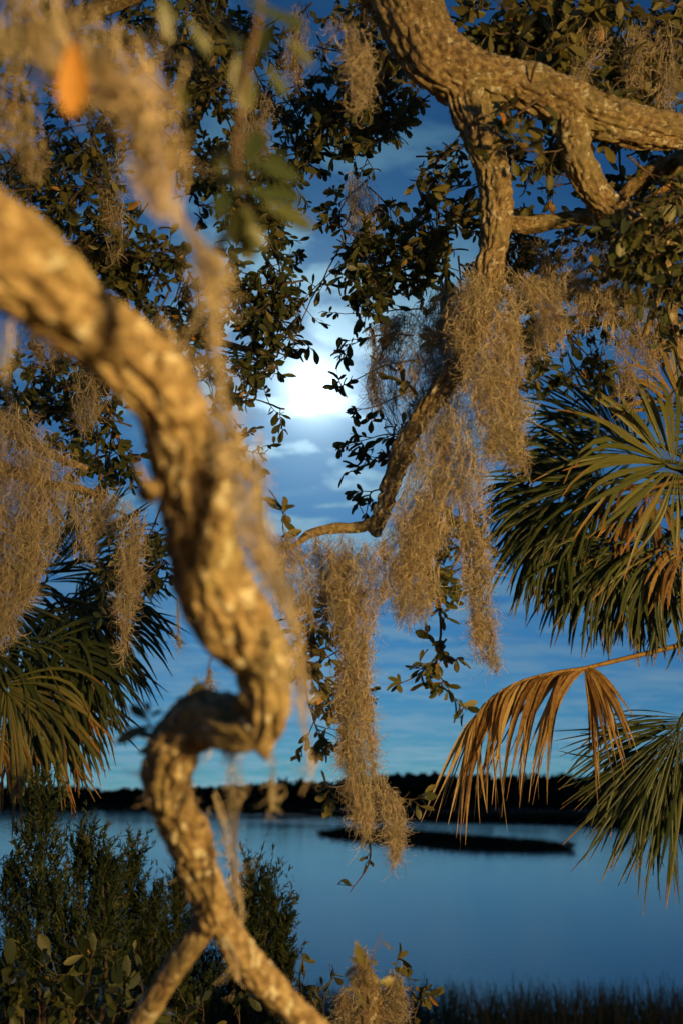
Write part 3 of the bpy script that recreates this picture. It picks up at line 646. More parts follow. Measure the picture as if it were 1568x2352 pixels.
def moss(label, pend, d, dens=1.0, wid=0.0012, curl_len=0.075, cstep=0.0125, rb=0.5, tails=True):
    """pend: pendants, each a list of (px, py, width_px) from top to tip, all at depth d (or a 4th column for depth)"""
    bag = Bag(); first = None; pend = list(pend)
    for ctl in list(pend):          # ragged little tails along the lower half
        q = np.array([(p_[0], p_[1], p_[2]) for p_ in ctl], float); qs = spline(q, 20); k_ = FPX / d
        for _ in range(int(2 + q[:, 2].max() / 30) if tails else 0):
            j = rng.integers(7, 18); x_ = qs[j, 0] + rng.uniform(-0.55, 0.55) * qs[j, 2]; y_ = qs[j, 1]; l_ = rng.uniform(0.05, 0.17) * k_
            w_ = rng.uniform(0.012, 0.032) * k_
            pend.append([(x_, y_, w_), (x_ + rng.normal() * 3, y_ + l_ * 0.6, w_ * 0.8), (x_ + rng.normal() * 6, y_ + l_, w_ * 0.2)])
    for ctl in pend:
        c = np.array([(q[0], q[1], q[2], q[3] if len(q) > 3 else d) for q in ctl], float)
        dd = c[:, 3]
        rows = np.column_stack([np.array([P(a, b, e) for a, b, e in zip(c[:, 0], c[:, 1], dd)]), c[:, 2] / FPX * dd / 2])
        if first is None: first = rows[0, :3]
        path = spline(rows, 60); path[:, 3] = np.maximum(path[:, 3], 0.003)
        L = np.linalg.norm(np.diff(path[:, :3], axis=0), axis=1).sum()
        wmean = path[:, 3].mean() * 2
        path[:, 3] *= (1 + 0.65 * pn(np.stack([np.linspace(0, L * 11, 60) + rows[0, 0] * 7, np.zeros(60), np.zeros(60)], 1)))
        ns = int(max(6, dens * wmean / 0.0023)); 
        r = np.sqrt(rng.random(ns)); a = rng.uniform(0, 2 * np.pi, ns)
        offx, offy = r * np.cos(a), r * np.sin(a) * 0.75
        t0 = np.abs(rng.normal(0, 0.10, ns)) + np.abs(r) * 0.03
        t1 = 1 - np.abs(rng.normal(0, 0.16, ns)) * (0.4 + r)
        t1 = np.maximum(t1, t0 + 0.15)
        K = 26
        u = np.linspace(0, 1, K)[None, :]; T = t0[:, None] + (t1 - t0)[:, None] * u
        idx = np.clip(T, 0, 1) * 59; i0 = np.minimum(idx.astype(int), 58); f = (idx - i0)[..., None]
        core = path[i0] * (1 - f) + path[i0 + 1] * f
        sway = np.stack([fbm(np.stack([T * 5 * L / 0.5, np.broadcast_to(offx[:, None] * 9 + s_, T.shape), np.broadcast_to(offy[:, None] * 9, T.shape)], -1), 2) for s_ in (0, 40)], -1)
        ox = offx[:, None] + sway[..., 0] * 0.8; oy = offy[:, None] + sway[..., 1] * 0.8
        pts = core[..., :3].copy(); rr = core[..., 3]
        pts[..., 0] += ox * rr; pts[..., 1] += oy * rr
        # the strands
        sid = unit(rng.normal(size=(ns, 3)) * np.array((1, 1, 0.2)))[:, None, :] * wid * 1.1
        V = np.stack([pts - sid, pts + sid], 2).reshape(-1, 3)
        ff = grid_faces(K, 2); F = (np.arange(ns)[:, None, None] * 2 * K + ff[None]).reshape(-1, 4)
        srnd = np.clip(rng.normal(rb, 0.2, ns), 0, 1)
        bag.add(V, F, rnd=np.repeat(srnd, 2 * K))
        # the curls along them
        nc = int(ns * L / cstep)
        si = rng.integers(0, ns, nc); kk = rng.uniform(0, K - 1.001, nc); ki = kk.astype(int); fk = (kk - ki)[:, None]
        o = pts[si, ki] * (1 - fk) + pts[si, ki + 1] * fk
        cl = fbm(o * np.array((16, 16, 9)), 2)
        keep = rng.random(nc) < np.clip(0.62 + cl * 2.3, 0.03, 1)
        o = o[keep]; si = si[keep]; nc = len(o)
        dirn = rng.normal(size=(nc, 3)) * np.array((1, 1, 0.6)) + np.array((0, 0, -1.15))
        ln = curl_len * rng.uniform(0.5, 1.6, nc)
        ribbons(bag, o, dirn, ln, rng.uniform(0.25, 1.05, nc), np.full(nc, wid) * rng.uniform(0.6, 1.2, nc), 8, np.clip(srnd[si] + cl[keep] * 0.5 + rng.normal(0, 0.12, nc), 0, 1), grav=0.16)
    o = bag.build('spanish_moss', M_MOSS)
    tag(o, label, 'moss', 'Spanish moss hanging from the oaks')
    # origin at the point it hangs from
    off = Vector(first); o.data.transform(Matrix.Translation(-off)); o.location = off
    return o

m = moss
# right-hand oak
m('tall bright moss column hanging straight down from the right oak limb', [[(1120, 585, 70), (1110, 680, 130), (1120, 780, 130), (1140, 880, 120), (1155, 960, 105), (1165, 1030, 70), (1190, 1070, 14)], [(1080, 600, 60), (1085, 700, 90), (1095, 800, 90), (1115, 900, 80), (1130, 1000, 70), (1130, 1040, 20)], [(1150, 640, 60), (1165, 760, 60), (1165, 860, 60), (1180, 980, 50), (1200, 1080, 12)]], D - .02)
m('dark shaded moss bundle left of the tall bright moss column', [[(1040, 640, 70), (1010, 740, 120), (990, 830, 130), (985, 920, 110), (1000, 1000, 60)], [(1060, 660, 60), (1040, 760, 90), (1035, 860, 100), (1030, 950, 90)]], D + .3, 0.8, rb=0.25)  # darker fibre colour carries the shade of the bright column
m('thin dark moss silhouetted against the moonlit cloud', [[(940, 700, 40), (925, 760, 60), (900, 800, 60), (880, 860, 60), (890, 930, 50), (915, 1000, 16)], [(950, 740, 50), (905, 760, 40), (866, 830, 36), (855, 890, 30), (870, 940, 14)], [(930, 720, 60), (890, 740, 50), (850, 760, 20)]], D + .5, 0.75, rb=0.0)  # backlit silhouette put into the darkest fibre colour
m('broad moss curtain draped along the slanting right oak limb', [[(1050, 870, 80), (1050, 960, 96), (1045, 1050, 96), (1020, 1130, 96), (975, 1220, 96), (940, 1300, 84), (925, 1390, 50), (915, 1450, 12)], [(1010, 930, 60), (995, 1020, 80), (975, 1120, 100), (940, 1210, 100), (900, 1290, 120), (890, 1380, 80)], [(960, 1160, 80), (965, 1260, 80), (970, 1350, 60), (970, 1440, 20)]], D + .05)
m('slim moss pendant with ragged tip right of the moss curtain', [[(1070, 940, 90), (1075, 1050, 100), (1080, 1150, 80), (1090, 1250, 66), (1100, 1340, 56), (1112, 1430, 44), (1125, 1490, 26), (1130, 1540, 6)], [(1090, 1200, 40), (1092, 1330, 40), (1100, 1430, 24), (1100, 1490, 6)]], D)
m('longest moss tail hanging in the middle down to the water line', [[(850, 1220, 120), (845, 1290, 150), (830, 1370, 110), (815, 1450, 86), (812, 1530, 76), (812, 1610, 74), (812, 1690, 68), (818, 1770, 60), (828, 1840, 46), (838, 1900, 24), (828, 1950, 5)], [(800, 1240, 100), (790, 1310, 90), (790, 1400, 60), (790, 1470, 20)], [(830, 1450, 60), (800, 1560, 50), (795, 1660, 40), (800, 1760, 20)], [(840, 1560, 30), (850, 1680, 26), (855, 1740, 10)]], D + .1, 1.15)
m('short ragged moss beside the long tail, over the dark island', [[(860, 1760, 40), (885, 1830, 60), (900, 1880, 50), (905, 1920, 26), (920, 1990, 6)], [(880, 1820, 40), (915, 1860, 34), (922, 1910, 12)]], D + .15, 0.8)
m('small moss tuft at the left tip of the lit horizontal branch', [[(655, 1215, 40), (660, 1270, 80), (680, 1330, 90), (690, 1380, 60), (685, 1420, 20)], [(640, 1240, 40), (635, 1300, 50), (650, 1360, 40)]], D + .15, 0.9)
m('fine moss fringe under the lit horizontal branch', [[(735, 1220, 60), (740, 1280, 66), (745, 1340, 56), (750, 1400, 20)], [(780, 1215, 50), (770, 1290, 60), (765, 1360, 30)]], D + .2, 0.55)
m('moss wisp drooping sideways from the second right branch', [[(1170, 610, 60), (1215, 660, 50), (1250, 700, 50), (1280, 730, 50), (1290, 780, 20)], [(1200, 640, 40), (1240, 650, 50), (1290, 700, 30)], [(1240, 690, 40), (1250, 740, 40), (1265, 790, 10)]], D + .02, 0.65)
m('grey moss veil below the second right branch', [[(1300, 530, 110), (1310, 600, 110), (1330, 660, 80), (1340, 720, 40), (1345, 770, 10)], [(1380, 520, 90), (1390, 600, 80), (1390, 680, 60), (1385, 760, 20)], [(1240, 540, 80), (1250, 610, 60), (1260, 660, 20)], [(1440, 500, 70), (1460, 560, 50), (1480, 600, 14)]], D + .15, 0.36, rb=0.4)
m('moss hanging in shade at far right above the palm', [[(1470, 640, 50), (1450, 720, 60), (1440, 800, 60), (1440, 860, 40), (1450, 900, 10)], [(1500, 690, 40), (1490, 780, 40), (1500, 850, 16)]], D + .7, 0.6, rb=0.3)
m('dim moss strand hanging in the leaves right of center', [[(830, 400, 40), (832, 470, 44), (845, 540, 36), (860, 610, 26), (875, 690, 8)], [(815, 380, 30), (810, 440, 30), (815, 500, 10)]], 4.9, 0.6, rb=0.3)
m('grey moss tuft left of the top limb', [[(770, 30, 60), (800, 100, 80), (815, 160, 50), (815, 200, 14)], [(810, 60, 50), (830, 120, 50), (835, 160, 14)]], 3.4, 0.8)
m('moss tangle in the lit leaves at upper right', [[(1360, 60, 80), (1350, 120, 90), (1330, 170, 40), (1320, 210, 10)], [(1480, 40, 70), (1470, 130, 70), (1450, 200, 20)], [(1540, 60, 60), (1530, 170, 50), (1530, 260, 14)]], 4.4, 0.45)
# left side, behind the near limb
m('massive moss curtain hanging at the left edge above the palm', [[(20, 920, 120), (40, 1010, 170), (50, 1100, 170), (45, 1190, 150), (35, 1280, 120), (20, 1360, 90), (8, 1430, 50), (0, 1500, 16)], [(100, 1010, 110), (115, 1080, 120), (110, 1160, 100), (90, 1240, 80), (70, 1330, 50), (55, 1380, 14)], [(-30, 950, 100), (-30, 1100, 120), (-30, 1250, 100), (-30, 1420, 60)]], 4.7, 0.9)
m('moss tuft hanging between the left curtain and the near limb', [[(170, 1080, 80), (185, 1140, 100), (195, 1190, 80), (205, 1240, 30), (215, 1290, 8)], [(235, 1120, 70), (240, 1170, 70), (235, 1220, 20)]], 4.8, 0.6)
m('slender pointed moss tail in front of the left palm', [[(290, 1130, 70), (298, 1210, 60), (300, 1290, 54), (292, 1370, 50), (285, 1440, 30), (284, 1530, 5)], [(320, 1160, 30), (312, 1260, 24), (308, 1330, 8)]], 4.6, 0.8)
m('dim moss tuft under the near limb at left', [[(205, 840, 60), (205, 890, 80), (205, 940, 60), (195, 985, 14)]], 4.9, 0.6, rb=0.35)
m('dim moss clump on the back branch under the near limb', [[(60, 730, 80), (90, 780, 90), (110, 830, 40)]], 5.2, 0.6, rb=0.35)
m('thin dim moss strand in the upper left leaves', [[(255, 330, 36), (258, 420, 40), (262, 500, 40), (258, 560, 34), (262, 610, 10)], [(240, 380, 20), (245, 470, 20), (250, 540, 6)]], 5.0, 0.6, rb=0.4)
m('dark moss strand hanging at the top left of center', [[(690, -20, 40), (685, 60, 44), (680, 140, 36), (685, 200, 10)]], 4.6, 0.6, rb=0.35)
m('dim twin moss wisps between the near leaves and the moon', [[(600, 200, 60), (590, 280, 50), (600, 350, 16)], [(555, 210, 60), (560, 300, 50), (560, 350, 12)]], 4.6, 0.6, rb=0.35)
m('tiny moss strand dangling above the zigzag elbow', [[(478, 1530, 16), (478, 1570, 16), (480, 1605, 4)]], 4.4, 0.9, rb=0.2)
m('hair-thin moss strand at the tip of the left palm', [[(410, 1370, 10), (411, 1430, 10), (413, 1490, 3)]], 4.4, 0.9, rb=0.2)
# close to the lens
nk = dict(wid=0.0014, curl_len=0.045, cstep=0.016, tails=False)
m('blurred moss mass close to the lens at top left', [[(60, -40, 130), (90, 60, 110), (130, 140, 80), (150, 190, 30)], [(280, 60, 150), (310, 160, 170), (345, 260, 140), (362, 350, 120), (370, 430, 100), (380, 520, 40)], [(180, 110, 80), (240, 170, 100), (290, 260, 60)], [(20, 20, 80), (25, 100, 60), (30, 160, 20)]], 1.25, 1.5, **nk)
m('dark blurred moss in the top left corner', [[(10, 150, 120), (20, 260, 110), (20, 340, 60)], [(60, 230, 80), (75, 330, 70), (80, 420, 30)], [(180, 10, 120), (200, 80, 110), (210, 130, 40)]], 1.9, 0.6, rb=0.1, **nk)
m('blurred pale moss rope hanging beside the near limb', [[(385, 440, 60), (430, 530, 60), (470, 620, 70), (488, 720, 54), (495, 820, 50), (510, 920, 44), (535, 1010, 36), (565, 1100, 14)], [(440, 560, 60), (500, 600, 50), (495, 700, 20)]], 1.3, 1.3, **nk)
m('blurred moss fringe on the right flank of the near limb', [[(460, 930, 50), (520, 1020, 50), (555, 1120, 50), (575, 1220, 50), (610, 1310, 50), (630, 1380, 20)], [(370, 720, 40), (420, 820, 40), (465, 900, 20)], [(580, 1150, 24), (615, 1260, 40), (650, 1360, 36), (665, 1440, 12)], [(540, 980, 20), (575, 1100, 34), (592, 1240, 34), (606, 1340, 10)], [(640, 1320, 20), (668, 1420, 34), (690, 1540, 30), (700, 1640, 8)]], 1.55, 1.2, **nk)
m('blurred pinkish moss trailing down past the elbow', [[(640, 1380, 60), (660, 1480, 50), (680, 1560, 40), (695, 1650, 34), (710, 1740, 20), (722, 1790, 6)], [(620, 1420, 50), (650, 1520, 40), (660, 1600, 14)]], 1.75, 0.5, **nk)
m('blurred single moss thread right of the near limb', [[(594, 980, 12), (600, 1060, 14), (604, 1180, 12), (610, 1290, 6)]], 1.45, 1.0, **nk)
m('moss strand hanging below the elbow over the water', [[(530, 1690, 30), (538, 1760, 40), (540, 1820, 40), (536, 1880, 20), (538, 1960, 16), (536, 2040, 18), (538, 2120, 10)], [(515, 1680, 30), (520, 1740, 14)]], 2.0, 0.9, **nk)
m('short moss wisp below the broken stub', [[(628, 1710, 8), (628, 1790, 12), (630, 1830, 26), (626, 1870, 8)]], 2.0, 1.0, **nk)
m('shaggy moss on the fork of the near limb', [[(480, 1800, 24), (505, 1880, 30), (530, 1970, 30), (545, 2060, 30), (552, 2140, 12)], [(540, 2180, 50), (545, 2230, 34), (550, 2260, 8)]], 2.2, 0.4, **nk)
m('thin blurred moss film clinging to the near limb above its elbow', [[(q[0] + 8, q[1] - 4, q[3] * 1.12, q[2] - 0.01) for q in limb[4:14]]], 1.6, 0.16, **nk)
m('thin blurred moss film clinging to the near limb below its elbow', [[(q[0] + 6, q[1], q[3] * 1.1, q[2] - 0.01) for q in limb[18:27]]], 2.1, 0.16, **nk)
m('grey moss at the left edge under the near limb', [[(10, 700, 60), (15, 800, 50), (12, 880, 24)]], 1.35, 0.4, **nk)

# ------------------------------------------------------------------ palms
def leaflet_geo(hub, A, B, Nn, phi, dphi, L, droop, jit, wmax, K=8):
    g = np.array((0, 0, -1.0))
    d0 = unit(math.cos(phi) * A + math.sin(phi) * B + jit * 0.10)
    s = np.linspace(0.03, 1, K); pts = []; p = hub + A * 0.10 * L * max(0, math.cos(phi)); prev = 0
    d = d0; d_out = []
    for sv in s:
        dd_ = unit(d0 + g * droop * max(0, sv - 0.28) ** 1.4 * 2.2 + jit * max(0, sv - 0.4) * 0.5)
        p = p + dd_ * (sv - prev) * L; prev = sv; pts.append(p); d_out.append(dd_)
    pts = np.array(pts); dv = np.array(d_out)
    side = unit(np.cross(Nn + jit * 0.2, dv)); up = np.cross(dv, side)
    w = np.minimum(s * L * dphi * 0.54, wmax) * np.clip((1.03 - s) / 0.6, 0.03, 1) ** 0.8
    V = np.stack([pts - side * w[:, None] - up * w[:, None] * 0.35, pts + up * w[:, None] * 0.25, pts + side * w[:, None] - up * w[:, None] * 0.35], 1).reshape(-1, 3)
    return V, grid_faces(K, 3), np.repeat(s, 3)

class Palm:
    def __init__(s, root, crown): s.root = root; s.crown = crown; s.own = 0
    def frond(s, hub, tip, facing, n=42, spread=200, droop=0.5, mat_=None, stem=None, own=True, origin=None, jit=2.1, rb=0.45, wmax=0.019, label=None):
        mat_ = mat_ or M_PALM; stem = stem or M_STEMG
        h = P(*hub); tpt = P(*tip); A = tpt - h; L = np.linalg.norm(A); A = A / L
        f = CAM_M @ np.array(facing, float); B = unit(np.cross(f, A)); Nn = np.cross(A, B)
        o = np.array(origin) if origin is not None else s.crown
        mid_ = (o + h) / 2 + np.array((0, 0, 0.12 * np.linalg.norm(h - o)))
        st = spline(np.array([o, mid_, h, h + A * 0.16 * L]), 16)
        V, F = tube_geo(st, np.concatenate([np.linspace(0.020, 0.011, 12), np.linspace(0.010, 0.003, 4)]), 6)
        sep = own and s.own + n <= 300
        if sep:
            fr = mk('frond', V, F, stem, s.root)
            if label: fr['label'] = label
        else:
            bag = Bag(); bag.add(V, F, rnd=0.3, along=0.2)
        dphi = R(spread) / n
        for i in range(n):
            phi = -R(spread) / 2 + (i + 0.5) * dphi + rng.normal() * dphi * 0.15
            Ls = L * (1 - 0.22 * (abs(phi) / R(spread / 2)) ** 2) * rng.uniform(0.86, 1.08)
            V, F, al = leaflet_geo(h, A, B, Nn, phi, dphi, Ls, droop * rng.uniform(0.6, 1.7) * (3.0 if rng.random() < 0.1 else 1), rng.normal(size=3) * jit * 0.5, wmax)
            rv = float(np.clip(rng.normal(rb, 0.2), 0, 1))
            if sep:
                mk('leaflet', V, F, mat_, fr, attrs={'rnd': np.full(len(V), rv), 'along': al}); s.own += 1
            else: bag.add(V, F, rnd=rv, along=al)
        if not sep:
            fr = bag.build('frond', mat_, s.root, kind='stuff')
        return fr
def palm(base, crown, label):
    root = thing('palm_tree', base, label, 'palm tree')
    pth = spline(np.array([(*base[:2], base[2] - 0.1), (base + crown) / 2 + np.array((0.03, 0.02, 0)), crown]), 60)
    th = 24; nz = np.stack([np.repeat(np.arange(60)[:, None] * 0.9, th, 1), np.repeat(np.arange(th)[None] * 0.8, 60, 0), np.zeros((60, th))], -1)
    V, F = tube_geo(pth, np.linspace(0.19, 0.15, 60), th, 0.03 * pn(nz) + 0.012 * np.sin(np.arange(60) * 1.9)[:, None])
    mk('trunk', V, F, M_PTRUNK, root)
    return Palm(root, crown)
cr = P(1690, 1150, 6.3); base = np.array((cr[0] + 0.1, cr[1] + 0.1, float(ground_z(np.array(cr[0]), np.array(cr[1])))))
pr = palm(base, cr, 'cabbage palm at the right edge with green fans and one dry orange frond')
def dry_frond(pm):
    """the dry frond: its costa arches out to the left and the leaflets hang from it like a torn curtain"""
    hub = P(1345, 1535, 5.6); o = P(1700, 1440, 6.0)
    costa = spline(PP([(1345, 1535, 5.6), (1270, 1546, 5.55), (1195, 1566, 5.5), (1135, 1600, 5.45), (1090, 1650, 5.42)]), 30)
    st = np.vstack([spline(np.array([o, P(1560, 1482, 5.8), P(1430, 1514, 5.66), hub]), 20), costa[2:]])
    V, F = tube_geo(st, np.concatenate([np.linspace(0.016, 0.012, 20), np.linspace(0.011, 0.003, 28)]), 6)
    fr = mk('frond', V, F, M_STEM, pm.root); fr['label'] = 'dry orange frond hanging from its arched rib like a torn curtain'
    right = CAM_M @ np.array((1.0, 0, 0)); toward = CAM_M @ np.array((0, 0, 1.0)); down = np.array((0, 0, -1.0))
    n = 92; K = 9
    for i in range(n):
        t = i / (n - 1)
        if t < 0.30:
            p = hub + 0; a = (t / 0.30); d0 = unit(right * (0.75 - 0.75 * a) + down * (0.25 + 0.6 * a) + toward * 0.2); L = 0.42 + 0.30 * a
        else:
            a = (t - 0.30) / 0.70; k = a ** 1.15 * 29; i0 = min(int(k), 28); p = costa[i0] + (costa[i0 + 1] - costa[i0]) * (k - i0)
            tg = unit(costa[i0 + 1] - costa[i0]); d0 = unit(tg * (0.95 - 0.25 * (1 - a)) + down * 0.35 + toward * rng.uniform(-0.35, 0.6)); L = 0.78 - 0.10 * a
        L *= rng.uniform(0.8, 1.1); jit = rng.normal(size=3)
        s = np.linspace(0, 1, K); pts = []; dv = []
        drp = rng.uniform(1.6, 3.2)
        if i in (66, 80, 91): drp = 0.35
        for sv in s:
            d = unit(d0 + down * drp * sv ** 0.9 * 1.5 + jit * (0.09 + 0.36 * sv) + 0.25 * sv * sv * right * math.sin(i * 1.7))
            pts.append(p); dv.append(d); p = p + d * L / (K - 1)
        pts = np.array(pts); dv = np.array(dv)
        side = unit(np.cross(dv, toward + jit * 0.5)); tw = rng.normal() * 1.2 * s[:, None]; up = np.cross(dv, side)
        side, up = side * np.cos(tw) + up * np.sin(tw), up * np.cos(tw) - side * np.sin(tw)
        w = (0.016 * np.clip(s * 6 + 0.6, 0, 1) * np.clip((1.04 - s) / 0.75, 0.04, 1) * rng.uniform(0.7, 1.1))[:, None]
        V = np.stack([pts - side * w - up * w * 0.5, pts + up * w * 0.3, pts + side * w - up * w * 0.5], 1).reshape(-1, 3)
        mk('leaflet', V, grid_faces(K, 3), M_DEAD, fr, attrs={'rnd': np.full(len(V), float(np.clip(rng.normal(0.5, 0.32), 0, 1))), 'along': np.repeat(s, 3)}); pm.own += 1
dry_frond(pr)
pr.frond((1300, 1170, 6.1), (1170, 1380, 6.1), (0.1, 0.5, 0.8), spread=150, droop=0.9, rb=0.4)
pr.frond((1490, 1280, 5.9), (1400, 1480, 5.9), (0.1, 0.5, 0.8), spread=150, droop=0.9, rb=0.5, own=False)
pr.frond((1250, 1130, 6.5), (1130, 1270, 6.6), (0.1, 0.5, 0.8), spread=170, droop=0.9, rb=0.2, own=False)
pr.frond((1555, 1075, 5.6), (1290, 950, 5.45), (0.30, 0.15, 1), spread=240, droop=0.45, mat_=M_PALE, rb=0.15, label='pale green open fan facing the camera')
pr.frond((1600, 1650, 5.7), (1440, 1990, 5.6), (-0.35, 0.25, 0.9), n=44, spread=130, droop=0.55, origin=P(1720, 1560, 6.1), rb=0.5, label='drooping green fan at the lower right edge')
pr.frond((1395, 1110, 6.0), (1115, 1075, 6.0), (0.0, 0.5, 0.85), n=40, spread=160, droop=0.35, rb=0.35)
pr.frond((1430, 1245, 5.9), (1310, 1470, 5.9), (-0.1, 0.45, 0.9), spread=170, droop=1.1, rb=0.45)
pr.frond((1320, 1215, 6.0), (1150, 1330, 6.0), (0.1, 0.5, 0.8), n=40, spread=170, droop=1.5, rb=0.3)
pr.frond((1530, 1250, 5.8), (1490, 1500, 5.7), (0.1, 0.4, 0.9), spread=160, droop=1.0, rb=0.45, own=False)
pr.frond((1575, 960, 5.8), (1500, 720, 5.7), (0.3, 0.0, 0.9), n=36, spread=130, droop=0.25, rb=0.75, mat_=M_PALE, own=False)
pr.frond((1470, 1050, 6.2), (1210, 920, 6.3), (0.1, 0.4, 0.9), spread=150, droop=0.55, rb=0.25, own=False)
pr.frond((1430, 1000, 6.4), (1230, 860, 6.6), (0.1, 0.3, 0.9), spread=130, droop=0.3, rb=0.15, own=False)
pr.frond((1400, 1150, 6.5), (1120, 1220, 6.6), (0.1, 0.4, 0.9), spread=170, droop=0.9, rb=0.2, own=False)
pr.frond((1380, 1060, 6.6), (1130, 1130, 6.8), (0.1, 0.4, 0.9), spread=150, droop=0.6, rb=0.12, own=False)
pr.frond((1600, 1640, 6.0), (1320, 1790, 6.0), (0.2, 0.7, 0.6), spread=80, droop=0.4, origin=P(1720, 1560, 6.2), rb=0.25, own=False)
pr.frond((1570, 1640, 5.6), (1470, 2020, 5.5), (-0.1, 0.4, 0.9), spread=70, droop=0.5, origin=P(1720, 1560, 6.0), rb=0.35, own=False)
pr.frond((1590, 1680, 5.8), (1390, 1930, 5.8), (-0.2, 0.4, 0.9), spread=90, droop=0.5, origin=P(1720, 1560, 6.2), rb=0.4, own=False)
pr.frond((1640, 1300, 5.9), (1560, 1520, 5.8), (0.2, 0.3, 0.9), spread=150, droop=0.9, rb=0.5, own=False)
pr.frond((1500, 1200, 6.4), (1400, 1420, 6.5), (0, 0.3, 0.9), spread=180, droop=1.1, rb=0.2, own=False)
pr.frond((1380, 1260, 6.5), (1230, 1430, 6.6), (0, 0.4, 0.9), spread=170, droop=1.2, rb=0.15, own=False)
pr.frond((1460, 1300, 6.3), (1380, 1460, 6.3), (0, 0.5, 0.9), spread=190, droop=1.4, rb=0.2, own=False)
pr.frond((1500, 1120, 6.0), (1400, 1290, 5.9), (0.1, 0.3, 0.9), n=26, spread=150, droop=1.8, mat_=M_DEAD, stem=M_STEM, rb=0.08, own=False)
pr.frond((1580, 1250, 5.7), (1520, 1400, 5.6), (0.1, 0.3, 0.9), n=20, spread=120, droop=1.8, mat_=M_DEAD, stem=M_STEM, rb=0.2, own=False)
for k in range(7):
    a = k * 0.8 + 0.3; pt = cr + np.array((math.cos(a) * 1.1 + 0.9, math.sin(a) * 0.9 + 0.5, 0.5 + 0.3 * math.sin(k * 2.1)))
    q = project(pt); hp = cr + (pt - cr) * 0.55; hq = project(hp)
    pr.frond((hq[0][0], hq[1][0], hq[2][0]), (q[0][0], q[1][0], q[2][0]), (0, 0.8, 0.4), n=26, spread=180, droop=0.6, own=False)

cl = P(-110, 1420, 7.2); base = np.array((cl[0] - 0.1, cl[1], float(ground_z(np.array(cl[0]), np.array(cl[1])))))
pl = palm(base, cl, 'dark cabbage palm at the left edge behind the moss curtain')
pl.frond((165, 1378, 6.6), (415, 1430, 6.5), (-0.1, 0.5, 0.85), spread=180, droop=0.75, rb=0.2)
pl.frond((80, 1480, 6.4), (290, 1680, 6.2), (-0.1, 0.5, 0.9), n=44, spread=170, droop=1.1, rb=0.4)
pl.frond((110, 1410, 6.6), (370, 1540, 6.5), (-0.1, 0.5, 0.8), spread=160, droop=0.9, rb=0.3)
pl.frond((0, 1560, 6.2), (170, 1840, 6.0), (-0.1, 0.4, 0.9), spread=150, droop=0.9, rb=0.5, mat_=M_PALE, label='yellowing drooping fan low on the left palm')
pl.frond((50, 1580, 6.4), (220, 1790, 6.3), (-0.1, 0.4, 0.9), spread=130, droop=1.0, rb=0.6)
pl.frond((-20, 1480, 6.3), (60, 1700, 6.1), (-0.1, 0.4, 0.9), spread=160, droop=1.1, rb=0.45)
pl.frond((170, 1290, 7.0), (260, 1090, 7.2), (-0.1, 0.2, 0.9), spread=170, droop=0.25, rb=0.15)
pl.frond((180, 1310, 7.2), (390, 1310, 7.4), (-0.1, 0.4, 0.9), spread=180, droop=0.7, rb=0.1, own=False)
pl.frond((60, 1440, 6.9), (210, 1610, 7.0), (-0.1, 0.4, 0.9), spread=190, droop=1.1, rb=0.2, own=False)
pl.frond((130, 1450, 6.8), (340, 1590, 6.8), (-0.1, 0.4, 0.9), spread=190, droop=1.2, rb=0.25, own=False)
pl.frond((20, 1380, 7.0), (150, 1560, 7.0), (-0.1, 0.4, 0.9), spread=190, droop=1.2, rb=0.2, own=False)
pl.frond((100, 1540, 6.6), (260, 1730, 6.6), (-0.1, 0.4, 0.9), spread=150, droop=1.1, rb=0.3, own=False)
pl.frond((-30, 1660, 6.2), (30, 1850, 6.0), (-0.1, 0.3, 0.9), n=34, spread=130, droop=1.4, rb=0.3, mat_=M_DEAD, stem=M_STEM, own=False)
pl.frond((100, 1340, 7.2), (130, 1140, 7.4), (-0.1, 0.3, 0.9), spread=170, droop=0.5, rb=0.1, own=False)
pl.frond((30, 1640, 6.3), (110, 1800, 6.2), (-0.1, 0.4, 0.9), spread=140, droop=1.2, rb=0.7, own=False)

